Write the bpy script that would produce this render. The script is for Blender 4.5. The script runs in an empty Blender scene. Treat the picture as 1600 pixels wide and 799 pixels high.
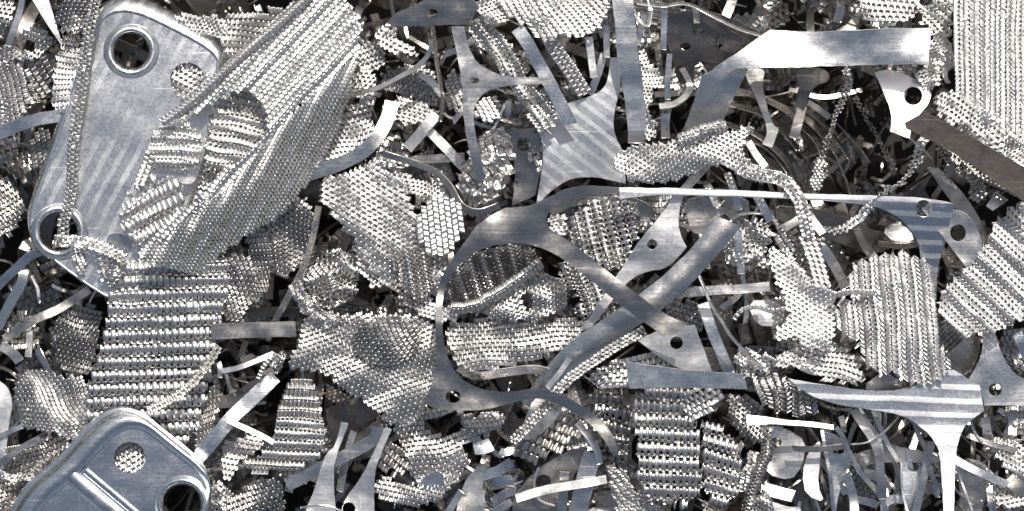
import bpy, bmesh, math, random
from mathutils import Vector, noise, geometry
random.seed(7)
R = math.radians
SC = bpy.context.scene
COL = SC.collection

# ------------------------------------------------------------------ camera, sky, sun, exposure
S = 0.00025            # metres per photo pixel at height 0 (the frame is 0.40 m wide)
D = 0.85               # camera height above the mean top of the pile
cd = bpy.data.cameras.new('camera'); cam = bpy.data.objects.new('camera', cd); COL.objects.link(cam)
cam.location = (0, 0, D); cam.rotation_euler = (0, 0, 0)
cd.sensor_width = 36; cd.lens = 36 * D / (1600 * S); cd.clip_start = 0.01; cd.clip_end = 200
SC.camera = cam
cd.dof.use_dof = True; cd.dof.focus_distance = D - 8 * S; cd.dof.aperture_fstop = 8.0
SUN_EL, SUN_AZ = 49, 12      # elevation; azimuth clockwise from +Y (top of the picture)
w = bpy.data.worlds.new('World'); SC.world = w; w.use_nodes = True
nt = w.node_tree; nt.nodes.clear()
wo = nt.nodes.new('ShaderNodeOutputWorld'); bg = nt.nodes.new('ShaderNodeBackground'); sk = nt.nodes.new('ShaderNodeTexSky')
sk.sky_type = 'NISHITA'; sk.sun_disc = False; sk.sun_elevation = R(SUN_EL); sk.sun_rotation = R(SUN_AZ)
sk.air_density = 1.0; sk.dust_density = 3.5; sk.ozone_density = 1.0
bg.inputs[1].default_value = 0.088
hs = nt.nodes.new('ShaderNodeHueSaturation'); hs.inputs['Hue'].default_value = 0.495; hs.inputs['Saturation'].default_value = 0.8   # slightly hazy, less saturated blue
nt.links.new(sk.outputs[0], hs.inputs['Color']); nt.links.new(hs.outputs[0], bg.inputs[0]); nt.links.new(bg.outputs[0], wo.inputs[0])
sd = bpy.data.lights.new('sun', 'SUN'); sd.energy = 5.0; sd.angle = R(0.53); sd.color = (1.0, 0.955, 0.89)
so = bpy.data.objects.new('sun', sd); COL.objects.link(so)
dirv = Vector((math.sin(R(SUN_AZ)) * math.cos(R(SUN_EL)), math.cos(R(SUN_AZ)) * math.cos(R(SUN_EL)), math.sin(R(SUN_EL))))
so.rotation_euler = dirv.to_track_quat('Z', 'Y').to_euler(); so.location = dirv * 3
vs = SC.view_settings; vs.view_transform = 'Standard'; vs.look = 'None'; vs.exposure = -0.17; vs.gamma = 1; vs.use_curve_mapping = False
SC.cycles.max_bounces = 8; SC.cycles.glossy_bounces = 6; SC.cycles.diffuse_bounces = 3
SC.cycles.sample_clamp_indirect = 8

# ------------------------------------------------------------------ materials
def metal(name, col, rough, rvar=0.12, dent=0.25, dscale=45, brush=0.0, stain=0.0, stain_col=(0.16, 0.10, 0.06), stripes=None, var=0.15, grit=0.15, dirt=0.35):
    m = bpy.data.materials.new(name); m.use_nodes = True
    n = m.node_tree.nodes; l = m.node_tree.links; n.clear()
    out = n.new('ShaderNodeOutputMaterial'); b = n.new('ShaderNodeBsdfPrincipled'); l.new(b.outputs[0], out.inputs[0])
    b.inputs['Metallic'].default_value = 1.0
    tc = n.new('ShaderNodeTexCoord'); oi = n.new('ShaderNodeObjectInfo')
    mp = n.new('ShaderNodeMapping'); l.new(tc.outputs['Object'], mp.inputs[0])
    cmb = n.new('ShaderNodeCombineXYZ'); l.new(oi.outputs['Random'], cmb.inputs[0]); l.new(oi.outputs['Random'], cmb.inputs[1])
    l.new(cmb.outputs[0], mp.inputs['Location'])
    V = mp.outputs[0]
    def nz(scale, detail=3, rough_=0.55, vec=V):
        t = n.new('ShaderNodeTexNoise'); t.inputs['Scale'].default_value = scale; t.inputs['Detail'].default_value = detail
        t.inputs['Roughness'].default_value = rough_; l.new(vec, t.inputs['Vector']); return t.outputs[0]
    def mrange(v, a, b_, c, d):
        t = n.new('ShaderNodeMapRange'); t.inputs[1].default_value = a; t.inputs[2].default_value = b_; t.inputs[3].default_value = c; t.inputs[4].default_value = d
        l.new(v, t.inputs[0]); return t.outputs[0]
    def math_(op, a, b_):
        t = n.new('ShaderNodeMath'); t.operation = op
        for i, q in enumerate((a, b_)):
            if isinstance(q, (int, float)): t.inputs[i].default_value = q
            else: l.new(q, t.inputs[i])
        return t.outputs[0]
    def mix(f, a, b_):
        t = n.new('ShaderNodeMix'); t.data_type = 'RGBA'
        if isinstance(f, (int, float)): t.inputs[0].default_value = f
        else: l.new(f, t.inputs[0])
        for i, q in ((6, a), (7, b_)):
            if isinstance(q, tuple): t.inputs[i].default_value = (*q, 1)
            else: l.new(q, t.inputs[i])
        return t.outputs[2]
    grime = nz(85, 5, 0.65)
    fine = nz(900, 3, 0.6)
    lo = tuple(c * (1 - var) for c in col); hi = tuple(min(0.97, c * (1 + var * 0.4)) for c in col)
    c = mix(oi.outputs['Random'], lo, hi)
    c = mix(mrange(grime, 0.52, 0.75, 0, dirt), c, tuple(q * 0.62 for q in col))
    r = math_('ADD', mrange(grime, 0.3, 0.75, rough - rvar * 0.6, rough + rvar), mrange(fine, 0.3, 0.7, -0.04, 0.06))
    if stain > 0:
        sm = mrange(nz(42, 5, 0.7), 0.72 - stain * 0.3, 0.9 - stain * 0.3, 0, 0.85)
        c = mix(sm, c, stain_col); r = math_('ADD', r, math_('MULTIPLY', sm, 0.2))
    bumpv = math_('MULTIPLY', nz(dscale, 2, 0.5), dent)
    bumpv = math_('ADD', bumpv, math_('MULTIPLY', fine, grit * 0.06))
    if brush > 0:
        m2 = n.new('ShaderNodeMapping'); l.new(V, m2.inputs[0]); m2.inputs['Scale'].default_value = (60, 2600, 60)
        rz = n.new('ShaderNodeCombineXYZ'); l.new(math_('MULTIPLY', oi.outputs['Random'], 37.7), rz.inputs[2]); l.new(rz.outputs[0], m2.inputs['Rotation'])
        bumpv = math_('ADD', bumpv, math_('MULTIPLY', nz(1, 2, 0.5, m2.outputs[0]), brush * 0.010))
        r = math_('ADD', r, mrange(nz(1, 2, 0.5, m2.outputs[0]), 0.3, 0.7, -0.05, 0.05))
    if stripes:
        ang, per, amt, rel, pmin = stripes        # bands left by the press: polished bands between dull ones
        m3 = n.new('ShaderNodeMapping'); l.new(tc.outputs['Object'], m3.inputs[0]); m3.inputs['Rotation'].default_value = (0, 0, R(ang))
        sx = n.new('ShaderNodeSeparateXYZ'); l.new(m3.outputs[0], sx.inputs[0])
        wob = math_('MULTIPLY', math_('SUBTRACT', nz(60, 3), 0.5), per * 0.22)
        ph = math_('SINE', math_('MULTIPLY', math_('ADD', sx.outputs[1], wob), 6.2832 / per), 0)
        patch = mrange(nz(20, 2), 0.42, 0.6, pmin, 1)
        band = math_('MULTIPLY', mrange(ph, 0.2, 0.5, 0, 1), patch)
        r = math_('ADD', r, math_('MULTIPLY', band, amt))
        bumpv = math_('ADD', bumpv, math_('MULTIPLY', math_('MULTIPLY', ph, rel), patch))
    ms = n.new('ShaderNodeMapping'); l.new(V, ms.inputs[0]); ms.inputs['Scale'].default_value = (28, 1100, 28)
    rs_ = n.new('ShaderNodeCombineXYZ'); l.new(math_('MULTIPLY', oi.outputs['Random'], 91.0), rs_.inputs[2]); l.new(rs_.outputs[0], ms.inputs['Rotation'])
    scr = math_('MULTIPLY', mrange(nz(1, 2, 0.6, ms.outputs[0]), 0.66, 0.72, 0, 1), mrange(nz(30, 3), 0.45, 0.6, 0, 1))     # fine scratches
    r = math_('ADD', r, math_('MULTIPLY', scr, 0.16)); bumpv = math_('ADD', bumpv, math_('MULTIPLY', scr, -0.004))
    l.new(c, b.inputs['Base Color'])
    cl = n.new('ShaderNodeClamp'); cl.inputs[1].default_value = 0.08; cl.inputs[2].default_value = 0.9; l.new(r, cl.inputs[0]); l.new(cl.outputs[0], b.inputs['Roughness'])
    bp = n.new('ShaderNodeBump'); bp.inputs['Strength'].default_value = 0.6; bp.inputs['Distance'].default_value = 0.006
    l.new(bumpv, bp.inputs['Height']); l.new(bp.outputs[0], b.inputs['Normal'])
    return m
M = {
 'alu':    metal('bright_aluminium', (0.88, 0.875, 0.865), 0.30, dent=0.7, brush=0.5, stain=0.10, stain_col=(0.45, 0.38, 0.30)),
 'white':  metal('matt_white_aluminium', (0.91, 0.905, 0.90), 0.36, dent=0.5, brush=0.3),
 'satin':  metal('satin_aluminium', (0.80, 0.78, 0.75), 0.29, dent=0.8, brush=0.5, stain=0.2, stain_col=(0.30, 0.26, 0.21)),
 'steel':  metal('grey_sheet_metal', (0.59, 0.555, 0.515), 0.28, dent=0.9, brush=0.4, stain=0.3, stain_col=(0.22, 0.18, 0.14)),
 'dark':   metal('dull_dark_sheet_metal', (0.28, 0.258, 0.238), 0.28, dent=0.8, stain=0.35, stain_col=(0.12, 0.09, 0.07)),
 'brown':  metal('scuffed_brown_steel', (0.25, 0.22, 0.195), 0.42, stain=0.45, stain_col=(0.15, 0.10, 0.07)),
 'fin':    metal('fin_foil', (0.74, 0.73, 0.715), 0.34, rvar=0.1, dent=0.0, grit=0.5, var=0.12),
 'finw':   metal('sunlit_fin_foil', (0.80, 0.79, 0.78), 0.39, rvar=0.1, dent=0.0, grit=0.5, var=0.05),  # lighter copy of the fin foil: sunlit brightness put into the colour
 'find':   metal('shaded_oily_fin_foil', (0.54, 0.53, 0.52), 0.30, rvar=0.12, dent=0.0, grit=0.5, stain=0.15),  # darker copy with stains: shade on dim sheets put into the base colour
 'finb':   metal('tarnished_fin_foil', (0.68, 0.65, 0.61), 0.32, dent=0.0, grit=0.5, stain=0.18, stain_col=(0.42, 0.24, 0.13)),
 'cooler': metal('cooler_plate_metal', (0.80, 0.81, 0.83), 0.26, dent=0.2, stain=0.22, stain_col=(0.42, 0.34, 0.27), stripes=(-62, 0.0052, 0.11, 0.0, .12), var=0.03, dirt=0.12, rvar=0.05),
 'cool2':  metal('clean_cooler_plate_metal', (0.80, 0.82, 0.845), 0.25, dent=0.22, brush=0.4, var=0.03),
 'tee':    metal('banded_plate_metal', (0.83, 0.84, 0.86), 0.24, dent=0.15, stain=0.12, stain_col=(0.45, 0.38, 0.30), stripes=(2, 0.0054, 0.25, 0.004, .8), var=0.03, dirt=0.1, rvar=0.05),
 'band':   metal('faintly_banded_plate_metal', (0.86, 0.87, 0.88), 0.34, dent=0.15, stripes=(38, 0.0045, 0.14, 0.0, .5), var=0.03),
}
def ground_mat():
    m = bpy.data.materials.new('dirty_concrete'); m.use_nodes = True
    n = m.node_tree.nodes; l = m.node_tree.links; b = n['Principled BSDF']
    t = n.new('ShaderNodeTexNoise'); t.inputs['Scale'].default_value = 25; t.inputs['Detail'].default_value = 6
    cr = n.new('ShaderNodeValToRGB'); cr.color_ramp.elements[0].color = (0.012, 0.011, 0.010, 1); cr.color_ramp.elements[1].color = (0.04, 0.037, 0.034, 1)
    l.new(t.outputs[0], cr.inputs[0]); l.new(cr.outputs[0], b.inputs['Base Color']); b.inputs['Roughness'].default_value = 0.9
    return m

# ------------------------------------------------------------------ helpers
def P(x, y, z=0.0):                    # photo pixel and height (in pixels) -> point of the scene
    zz = z * S; k = S * (D - zz) / D
    return Vector(((x - 800) * k, -(y - 399.5) * k, zz))
def tag(o, label=None, cat=None, group=None, kind=None):
    if label: o['label'] = label
    if cat: o['category'] = cat
    if group: o['group'] = group
    if kind: o['kind'] = kind
    return o
def empty(name, loc):
    e = bpy.data.objects.new(name, None); e.location = loc; e.empty_display_size = 0.01; COL.objects.link(e); return e
def mesh_obj(name, verts, faces, mat, parent=None, smooth=None, origin=None, bevel=0.0, solid=0.0):
    if origin is None:
        lo = Vector((min(v[i] for v in verts) for i in range(3))); hi = Vector((max(v[i] for v in verts) for i in range(3)))
        origin = Vector(((lo.x + hi.x) / 2, (lo.y + hi.y) / 2, lo.z))
    me = bpy.data.meshes.new(name); me.from_pydata([v - origin for v in verts], [], faces)
    me.materials.append(M[mat] if isinstance(mat, str) else mat)
    if smooth is not None:
        me.polygons.foreach_set('use_smooth', [True] * len(me.polygons)); me.set_sharp_from_angle(angle=R(smooth))
    o = bpy.data.objects.new(name, me); COL.objects.link(o)
    if parent: o.parent = parent; o.location = origin - parent.location
    else: o.location = origin
    if bevel:
        md = o.modifiers.new('edge', 'BEVEL'); md.width = bevel * S; md.segments = 1; md.limit_method = 'ANGLE'; md.angle_limit = R(50)
    if solid:
        md = o.modifiers.new('gauge', 'SOLIDIFY'); md.thickness = solid * S; md.offset = 0
    return o
def inside(poly, x, y):
    c = False; j = len(poly) - 1
    for i in range(len(poly)):
        xi, yi = poly[i]; xj, yj = poly[j]
        if (yi > y) != (yj > y) and x < (xj - xi) * (y - yi) / (yj - yi) + xi: c = not c
        j = i
    return c
def chaikin(pts, it=2):                # (x, y) is rounded, (x, y, 1) stays a sharp corner
    for _ in range(it):
        out = []; n = len(pts)
        for i, p in enumerate(pts):
            if len(p) == 3: out.append(p); continue
            a = pts[i - 1]; b = pts[(i + 1) % n]
            out.append((p[0] * .75 + a[0] * .25, p[1] * .75 + a[1] * .25)); out.append((p[0] * .75 + b[0] * .25, p[1] * .75 + b[1] * .25))
        pts = out
    return [(p[0], p[1]) for p in pts]
def resample(pts, d):
    out = []
    for i in range(len(pts)):
        a = pts[i]; b = pts[(i + 1) % len(pts)]; L = math.dist(a, b)
        if L < 1e-4: continue
        k = max(1, int(L / d))
        out += [(a[0] + (b[0] - a[0]) * j / k, a[1] + (b[1] - a[1]) * j / k) for j in range(k)]
    return out
def centre(pts): return (sum(p[0] for p in pts) / len(pts), sum(p[1] for p in pts) / len(pts))
SEED = [0]
def zfun(c, z0, tilt=(0, 0), bend=None, nz=0, ns=100, extra=None):
    SEED[0] += 1; sd_ = SEED[0] * 7.31
    def f(x, y):
        z = z0 + tilt[0] * (x - c[0]) + tilt[1] * (y - c[1])
        if bend:
            for a, k in (bend if isinstance(bend, list) else [bend]):
                d = (x - c[0]) * math.cos(R(a)) + (y - c[1]) * math.sin(R(a)); z -= k * d * d
        if nz: z += nz * noise.noise((x / ns, y / ns, sd_)) * 1.6
        if extra: z += extra(x, y)
        return z
    return f
def plate_mesh(poly, holes, zf, t, grid=12):
    pts = resample(poly, 9); loops = [pts]
    for h in holes:
        rx = h[2]; ry = h[3] if len(h) > 3 else h[2]; a0 = R(h[4]) if len(h) > 4 else 0
        n = max(12, int(rx * 1.2)); lp = []
        for i in range(n):
            a = 2 * math.pi * i / n; u, v = rx * math.cos(a), ry * math.sin(a)
            lp.append((h[0] + u * math.cos(a0) - v * math.sin(a0), h[1] + u * math.sin(a0) + v * math.cos(a0)))
        loops.append(lp)
    V2, E = [], []
    for lp in loops:
        b = len(V2); V2 += [Vector(p) for p in lp]; E += [(b + i, b + (i + 1) % len(lp)) for i in range(len(lp))]
    x0 = min(p[0] for p in pts); x1 = max(p[0] for p in pts); y0 = min(p[1] for p in pts); y1 = max(p[1] for p in pts)
    near = [p for lp in loops for p in lp]
    gx = x0 + grid / 2; k = 0
    while gx < x1:
        gy = y0 + (grid / 2 if k % 2 else grid)
        while gy < y1:
            if inside(pts, gx, gy) and not any(inside(h, gx, gy) for h in loops[1:]) and all(abs(q[0] - gx) + abs(q[1] - gy) > 5 for q in near):
                V2.append(Vector((gx, gy)))
            gy += grid
        gx += grid; k += 1
    vo, eo, fo, *_ = geometry.delaunay_2d_cdt(V2, E, [], 0, 1e-4)
    F = []
    for f in fo:
        cx = sum(vo[i].x for i in f) / len(f); cy = sum(vo[i].y for i in f) / len(f)
        if inside(pts, cx, cy) and not any(inside(h, cx, cy) for h in loops[1:]): F.append(list(f))
    used = sorted({i for f in F for i in f}); mp = {i: k for k, i in enumerate(used)}
    F = [[mp[i] for i in f] for f in F]; vv = [vo[i] for i in used]; n = len(vv)
    top = [P(q.x, q.y, zf(q.x, q.y)) for q in vv]; bot = [P(q.x, q.y, zf(q.x, q.y) - t) for q in vv]
    a, b, c = F[0]
    if (top[b] - top[a]).cross(top[c] - top[a]).z < 0: F = [f[::-1] for f in F]
    cnt = {}
    for f in F:
        for i in range(3):
            e = (f[i], f[(i + 1) % 3]); cnt[e] = 1
    side = [[i, j, j + n, i + n] for (i, j) in cnt if (j, i) not in cnt]
    faces = F + [[i + n for i in f[::-1]] for f in F] + [s[::-1] for s in side]
    return top + bot, faces
def plate(label, pts, z0, tilt=(0, 0), holes=(), t=3.5, mat='alu', bend=None, nz=5, ns=90, extra=None, name='stamped_plate', cat='plate', group='stamped skeleton plates in the heap', rnd=2, grid=12, parent=None):
    if len(pts) <= 10 and not any(len(q) == 3 for q in pts): rnd = min(rnd, 1)
    poly = chaikin(pts, rnd); c = centre(poly); zf = zfun(c, z0, tilt, bend, nz, ns, extra)
    sd_b = SEED[0] * 1.9; poly = [(x + 1.1 * noise.noise((x / 13, y / 13, sd_b)), y + 1.1 * noise.noise((x / 13 + 9, y / 13, sd_b))) for x, y in resample(poly, 8)]
    v, f = plate_mesh(poly, list(holes), zf, t, grid)
    o = mesh_obj(name, v, f, mat, parent, smooth=38, bevel=0.7)
    if not parent: tag(o, label, cat, group)
    return o, zf
def cat_rom(pts, step=6):
    n = len(pts); out = []
    for i in range(n - 1):
        p0 = pts[max(i - 1, 0)]; p1 = pts[i]; p2 = pts[i + 1]; p3 = pts[min(i + 2, n - 1)]
        k = max(2, int(math.dist(p1[:2], p2[:2]) / step))
        for j in range(k):
            t = j / k; a = []
            for d in range(len(p1)):
                a.append(0.5 * (2 * p1[d] + (p2[d] - p0[d]) * t + (2 * p0[d] - 5 * p1[d] + 4 * p2[d] - p3[d]) * t * t + (3 * p1[d] - p0[d] - 3 * p2[d] + p3[d]) * t ** 3))
            out.append(tuple(a))
    out.append(tuple(pts[-1])); return out
def frames(path, step=6, roll=0, twist=0):
    q = cat_rom(path, step); W = [P(a[0], a[1], a[2]) for a in q]; n = len(W); fr = []; Ls = 0
    for i in range(n):
        T = (W[min(i + 1, n - 1)] - W[max(i - 1, 0)]).normalized()
        s = Vector((0, 0, 1)).cross(T)
        s = s.normalized() if s.length > 1e-5 else Vector((1, 0, 0))
        N = T.cross(s)
        r = R(roll + twist * i / max(1, n - 1)) * (-1 if (s.y > 0) else 1)
        if len(q[i]) > 4: r += R(q[i][4])
        sd_ = s * math.cos(r) + N * math.sin(r); nn = N * math.cos(r) - s * math.sin(r)
        if i: Ls += (W[i] - W[i - 1]).length / S
        fr.append((W[i], T, sd_, nn, Ls, q[i][3] if len(q[i]) > 3 else None))
    return fr
def strip_mesh(path, width, roll=0, twist=0, t=2.5, gut=0.0, step=6, cut0=0, cut1=0):
    fr = frames(path, step, roll, twist); V, F = [], []; m = 5 if gut else 2; SEED[0] += 1; sd_s = SEED[0] * 2.3
    for k, (p, T, sd_, nn, L, wd) in enumerate(fr):
        wv = (wd if wd is not None else width) * S / 2 * (1 + .07 * noise.noise((L / 30, sd_s, 1)))
        p = p + nn * (3.0 * noise.noise((L / 45, sd_s, 4)) * S) + sd_ * (1.6 * noise.noise((L / 60, sd_s, 9)) * S)
        for top in (1, 0):
            for j in range(m):
                a = -1 + 2 * j / (m - 1)
                q = p + sd_ * a * wv - nn * (0 if top else t * S) - nn * (gut * a * a * S)
                if k == 0 and cut0: q = q + T * a * cut0 * S
                if k == len(fr) - 1 and cut1: q = q + T * a * cut1 * S
                V.append(q)
    n = 2 * m
    for k in range(len(fr) - 1):
        b = k * n; c = b + n
        for j in range(m - 1):
            F.append([b + j, c + j, c + j + 1, b + j + 1][::-1]); F.append([b + m + j, b + m + j + 1, c + m + j + 1, c + m + j][::-1])
        F.append([b, b + m, c + m, c][::-1]); F.append([b + m - 1, c + m - 1, c + 2 * m - 1, b + 2 * m - 1][::-1])
    F.append(list(range(m)) + list(range(2 * m - 1, m - 1, -1))); e = (len(fr) - 1) * n
    F.append(([e + j for j in range(m)] + [e + j for j in range(2 * m - 1, m - 1, -1)])[::-1])
    return V, F
def strip(label, path, width, mat='alu', name='metal_strip', cat='strip', group='loose strips and slivers in the heap', parent=None, **kw):
    v, f = strip_mesh(path, width, **kw)
    o = mesh_obj(name, v, f, mat, parent, smooth=38, bevel=0.45)
    if not parent: tag(o, label, cat, group)
    return o
PROF = {
 'trap':  [(0, 0), (.20, 0), (.28, .62), (.36, .9), (.50, 1), (.64, .9), (.72, .62), (.80, 0)],
 'block': [(0, 0), (.18, 0), (.23, .84), (.30, .97), (.50, 1), (.70, .97), (.77, .84), (.82, 0)],
 'slot':  [(0, 0), (.10, 0), (.15, .84), (.20, .97), (.50, 1), (.80, .97), (.85, .84), (.90, 0)],
 'wave':  [(i / 8, 0.5 - 0.5 * math.cos(2 * math.pi * i / 8)) for i in range(8)],
}
def fin_rows(u0, u1, v0, v1, p, w, h, prof, skew, off, alt, keep, point, jit=0.05, gap=0.07, rs=1):
    """rows of lanced corrugated foil; point(u, v) -> (position, normal); returns one (verts, faces) per row"""
    rnd = random.Random(rs); pr = PROF[prof]; out = []
    k0, k1 = math.floor(v0 / w), math.ceil(v1 / w)
    for k in range(k0, k1):
        sg = 1 if k % 2 else -1
        ph = (k % 2) * off * p + rnd.uniform(-jit, jit) * p
        va, vb = k * w + gap * w / 2, (k + 1) * w - gap * w / 2
        V, F, prev = [], [], None
        n0, n1 = math.floor((u0 - p) / p), math.ceil((u1 + p) / p)
        hh = 1.25 * h * rnd.uniform(0.88, 1.1)
        for c in range(n0, n1):
            kp = keep(c * p + ph + p * .25, (va + vb) / 2), keep(c * p + ph + p * .75, (va + vb) / 2)
            hj = hh * rnd.uniform(0.82, 1.12) * (0.35 if rnd.random() < .035 else 1); pj = rnd.uniform(-.05, .05) * p
            for (t, z) in pr:
                if not (kp[0] if t < .5 else kp[1]):
                    if prev is not None and F: out.append((V, F)); V, F = [], []
                    prev = None; continue
                u = c * p + ph + t * p + pj * math.sin(math.pi * t)
                i = len(V)
                for e_ in (0, .2, .8, 1):
                    q, nn = point(u + sg * skew * p * (e_ - .5), va + (vb - va) * e_)
                    V.append(q + nn * ((z * hj + (alt if k % 2 else 0)) * S))
                if prev is not None:
                    for e_ in range(3): F.append([prev + e_, i + e_, i + e_ + 1, prev + e_ + 1])
                prev = i
        if F: out.append((V, F))
    return out
def put_fin(label, rows, mat, name, cat, group, split, thick=0.55, sm=180):
    if split:
        allv = [v for r in rows for v in r[0]]
        org = Vector((sum(v.x for v in allv) / len(allv), sum(v.y for v in allv) / len(allv), min(v.z for v in allv)))
        e = empty(name, org); tag(e, label, cat, group)
        for V, F in rows: mesh_obj('fin_row', V, F, mat, e, solid=thick, origin=org, smooth=sm)
        return e
    V, F = [], []
    for v, f in rows:
        b = len(V); V += v; F += [[i + b for i in q] for q in f]
    o = mesh_obj(name, V, F, mat, solid=thick, smooth=sm); tag(o, label, cat, group); return o
GF = 'corrugated fin sheets in the heap'
def fin(label, pts, ang, p, w, z0, tilt=(0, 0), h=4.5, prof='trap', skew=0, off=.5, alt=0, bend=None, nz=8, ns=55, warp=6, ws=60, holes=(), mat='fin', split=None, rag=3.5, rnd=1, extra=None, zf=None, rib=None, fuzz=1.8, name='fin_sheet', cat='fin sheet', group=GF):
    if prof not in ('block', 'slot'): p *= .8; w *= .8; h *= .85
    poly = chaikin(pts, rnd); c = centre(poly)
    if zf is None: zf = zfun(c, z0, tilt, bend, nz, ns, extra)
    U = (math.cos(R(ang)), math.sin(R(ang))); Vv = (-U[1], U[0]); sd_ = SEED[0] * 3.7
    pr = [((x - c[0]) * U[0] + (y - c[1]) * U[1], (x - c[0]) * Vv[0] + (y - c[1]) * Vv[1]) for x, y in poly]
    u0 = min(q[0] for q in pr) - 8; u1 = max(q[0] for q in pr) + 8; v0 = min(q[1] for q in pr) - 8; v1 = max(q[1] for q in pr) + 8
    def xy(u, v):
        x = c[0] + u * U[0] + v * Vv[0]; y = c[1] + u * U[1] + v * Vv[1]
        if warp:
            x += warp * 1.6 * noise.noise((x / ws, y / ws, sd_)); y += warp * 1.6 * noise.noise((x / ws + 31, y / ws, sd_))
        return x, y
    def keep(u, v):
        x, y = xy(u, v); x += rag * 1.6 * noise.noise((x / 11, y / 11, sd_ + 5)); y += rag * 1.6 * noise.noise((x / 11, y / 11, sd_ + 9))
        return inside(poly, x, y) and not any(((x - q[0]) / q[2]) ** 2 + ((y - q[1]) / q[3]) ** 2 < 1 for q in holes)
    if rib is None: rib = (9 * w, 1.0)
    zf0 = zf
    def zf(x, y):
        return zf0(x, y) + fuzz * noise.noise((x / 15, y / 15, sd_ + 2)) + rib[1] * math.sin(2 * math.pi * ((x - c[0]) * Vv[0] + (y - c[1]) * Vv[1]) / rib[0])
    def point(u, v):
        x, y = xy(u, v); z = zf(x, y); gx = zf(x + 2, y) - z; gy = zf(x, y + 2) - z
        return P(x, y, z), Vector((-gx / 2, gy / 2, 1)).normalized()
    rows = fin_rows(u0, u1, v0, v1, p, w, h, prof, skew, off, alt, keep, point, rs=SEED[0])
    return put_fin(label, rows, mat, name, cat, group, (w >= 7.4) if split is None else split, sm=180)
def fin_strand(label, path, width, p=7, rows=3, h=3.5, roll=0, twist=0, prof='trap', mat='fin', skew=0, wob=0, gut=0, name='fin_strand', cat='fin strand', group='narrow torn strands of fin foil', parent=None):
    SEED[0] += 1; sd_ = SEED[0] * 1.7
    fr = frames(path, 4, roll, twist); L = fr[-1][4]; w = width / rows
    def point(u, v):
        u = min(max(u, 0), L); lo, hi = 0, len(fr) - 1
        while hi - lo > 1:
            m = (lo + hi) // 2
            if fr[m][4] <= u: lo = m
            else: hi = m
        a, b = fr[lo], fr[hi]; t = (u - a[4]) / max(1e-6, b[4] - a[4])
        p0 = a[0].lerp(b[0], t); sd2 = a[2].lerp(b[2], t).normalized(); nn = a[3].lerp(b[3], t).normalized()
        k = 1.0
        if a[5] is not None: k = (a[5] + (b[5] - a[5]) * t) / width
        vv = (v - width / 2) * k
        q = p0 + sd2 * vv * S - nn * (gut * (vv * 2 / width) ** 2 * S)
        if wob: q = q + (nn * noise.noise((u / 9, v / 9, sd_)) + sd2 * noise.noise((u / 13, 3, sd_))) * wob * S
        return q, nn
    keep = lambda u, v: 0 <= u <= L
    rw = fin_rows(0, L, 0, width, p, w, h, prof, skew, .5, 0, keep, point, rs=SEED[0])
    V, F = [], []
    for v, f in rw:
        b = len(V); V += v; F += [[i + b for i in q] for q in f]
    o = mesh_obj(name, V, F, mat, parent, solid=0.55, smooth=180)
    if not parent: tag(o, label, cat, group)
    return o
def disc(cx, cy, rx, ry, a=0, n=20):
    o = []
    for i in range(n):
        t = 2 * math.pi * i / n; u, v = rx * math.cos(t), ry * math.sin(t)
        o.append((cx + u * math.cos(R(a)) - v * math.sin(R(a)), cy + u * math.sin(R(a)) + v * math.cos(R(a))))
    return o
def pan(label, pts, z0, tilt, holes, collars, mat, rings, name='cooler_plate', shift=(0, 0), t=3):
    """pressed plate: flat face, turned-down rim, raised collars round some holes"""
    poly = resample(chaikin(pts, 3), 7); c = centre(poly); zf = zfun(c, z0, tilt, None, 1.2, 120)
    e = empty(name, P(c[0], c[1], z0 - 30)); tag(e, label, 'plate', 'pressed cooler plates with collared holes')
    v, f = plate_mesh(poly, list(holes) + [(q[0], q[1], q[3] - 1) for q in collars], zf, t, 14)
    mesh_obj('face', v, f, mat, e, smooth=38, bevel=0.6)
    n = len(poly); area = sum(poly[i - 1][0] * poly[i][1] - poly[i][0] * poly[i - 1][1] for i in range(n)); sg = 1 if area > 0 else -1
    V, F = [], []
    for (of, dz, sh) in rings:
        for i in range(n):
            a, b = poly[i - 1], poly[(i + 1) % n]; d = math.dist(a, b) or 1
            nx, ny = (b[1] - a[1]) / d * sg, -(b[0] - a[0]) / d * sg
            x = poly[i][0] + nx * of + shift[0] * sh; y = poly[i][1] + ny * of + shift[1] * sh
            V.append(P(x, y, zf(x, y) + dz))
    for k in range(len(rings) - 1):
        for i in range(n):
            j = (i + 1) % n; F.append([k * n + i, k * n + j, (k + 1) * n + j, (k + 1) * n + i])
    o = mesh_obj('rim', V, F, mat, e, smooth=60, solid=2.2)
    for (x, y, ri, ro) in collars:
        pr = [(ro + 1, -0.6), (ro - 1.5, 1.2), (ro - 4, 4.2), ((ri + ro) / 2 + 1, 6), ((ri + ro) / 2 - 2, 6.2), (ri + 3, 4.5), (ri + .8, 1), (ri, -5), (ri, -16)]
        V, F = [], []; m = 48
        for r, dz in pr:
            for i in range(m):
                a = 2 * math.pi * i / m; X, Y = x + r * math.cos(a), y + r * math.sin(a); V.append(P(X, Y, zf(x, y) + tilt[0] * (X - x) + tilt[1] * (Y - y) + dz))
        for k in range(len(pr) - 1):
            for i in range(m):
                j = (i + 1) % m; F.append([k * m + i, (k + 1) * m + i, (k + 1) * m + j, k * m + j])
        mesh_obj('collar', V, F, mat, e, smooth=70, solid=1.5)
    return e, zf

# ------------------------------------------------------------------ the surface under the heap
gs = 3.0; gz = -330 * S
g = mesh_obj('ground', [Vector((-gs, -gs, gz)), Vector((gs, -gs, gz)), Vector((gs, gs, gz)), Vector((-gs, gs, gz))], [[0, 1, 2, 3]], ground_mat())
tag(g, 'dirty dark concrete floor under the scrap heap', None, None, 'structure')

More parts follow.
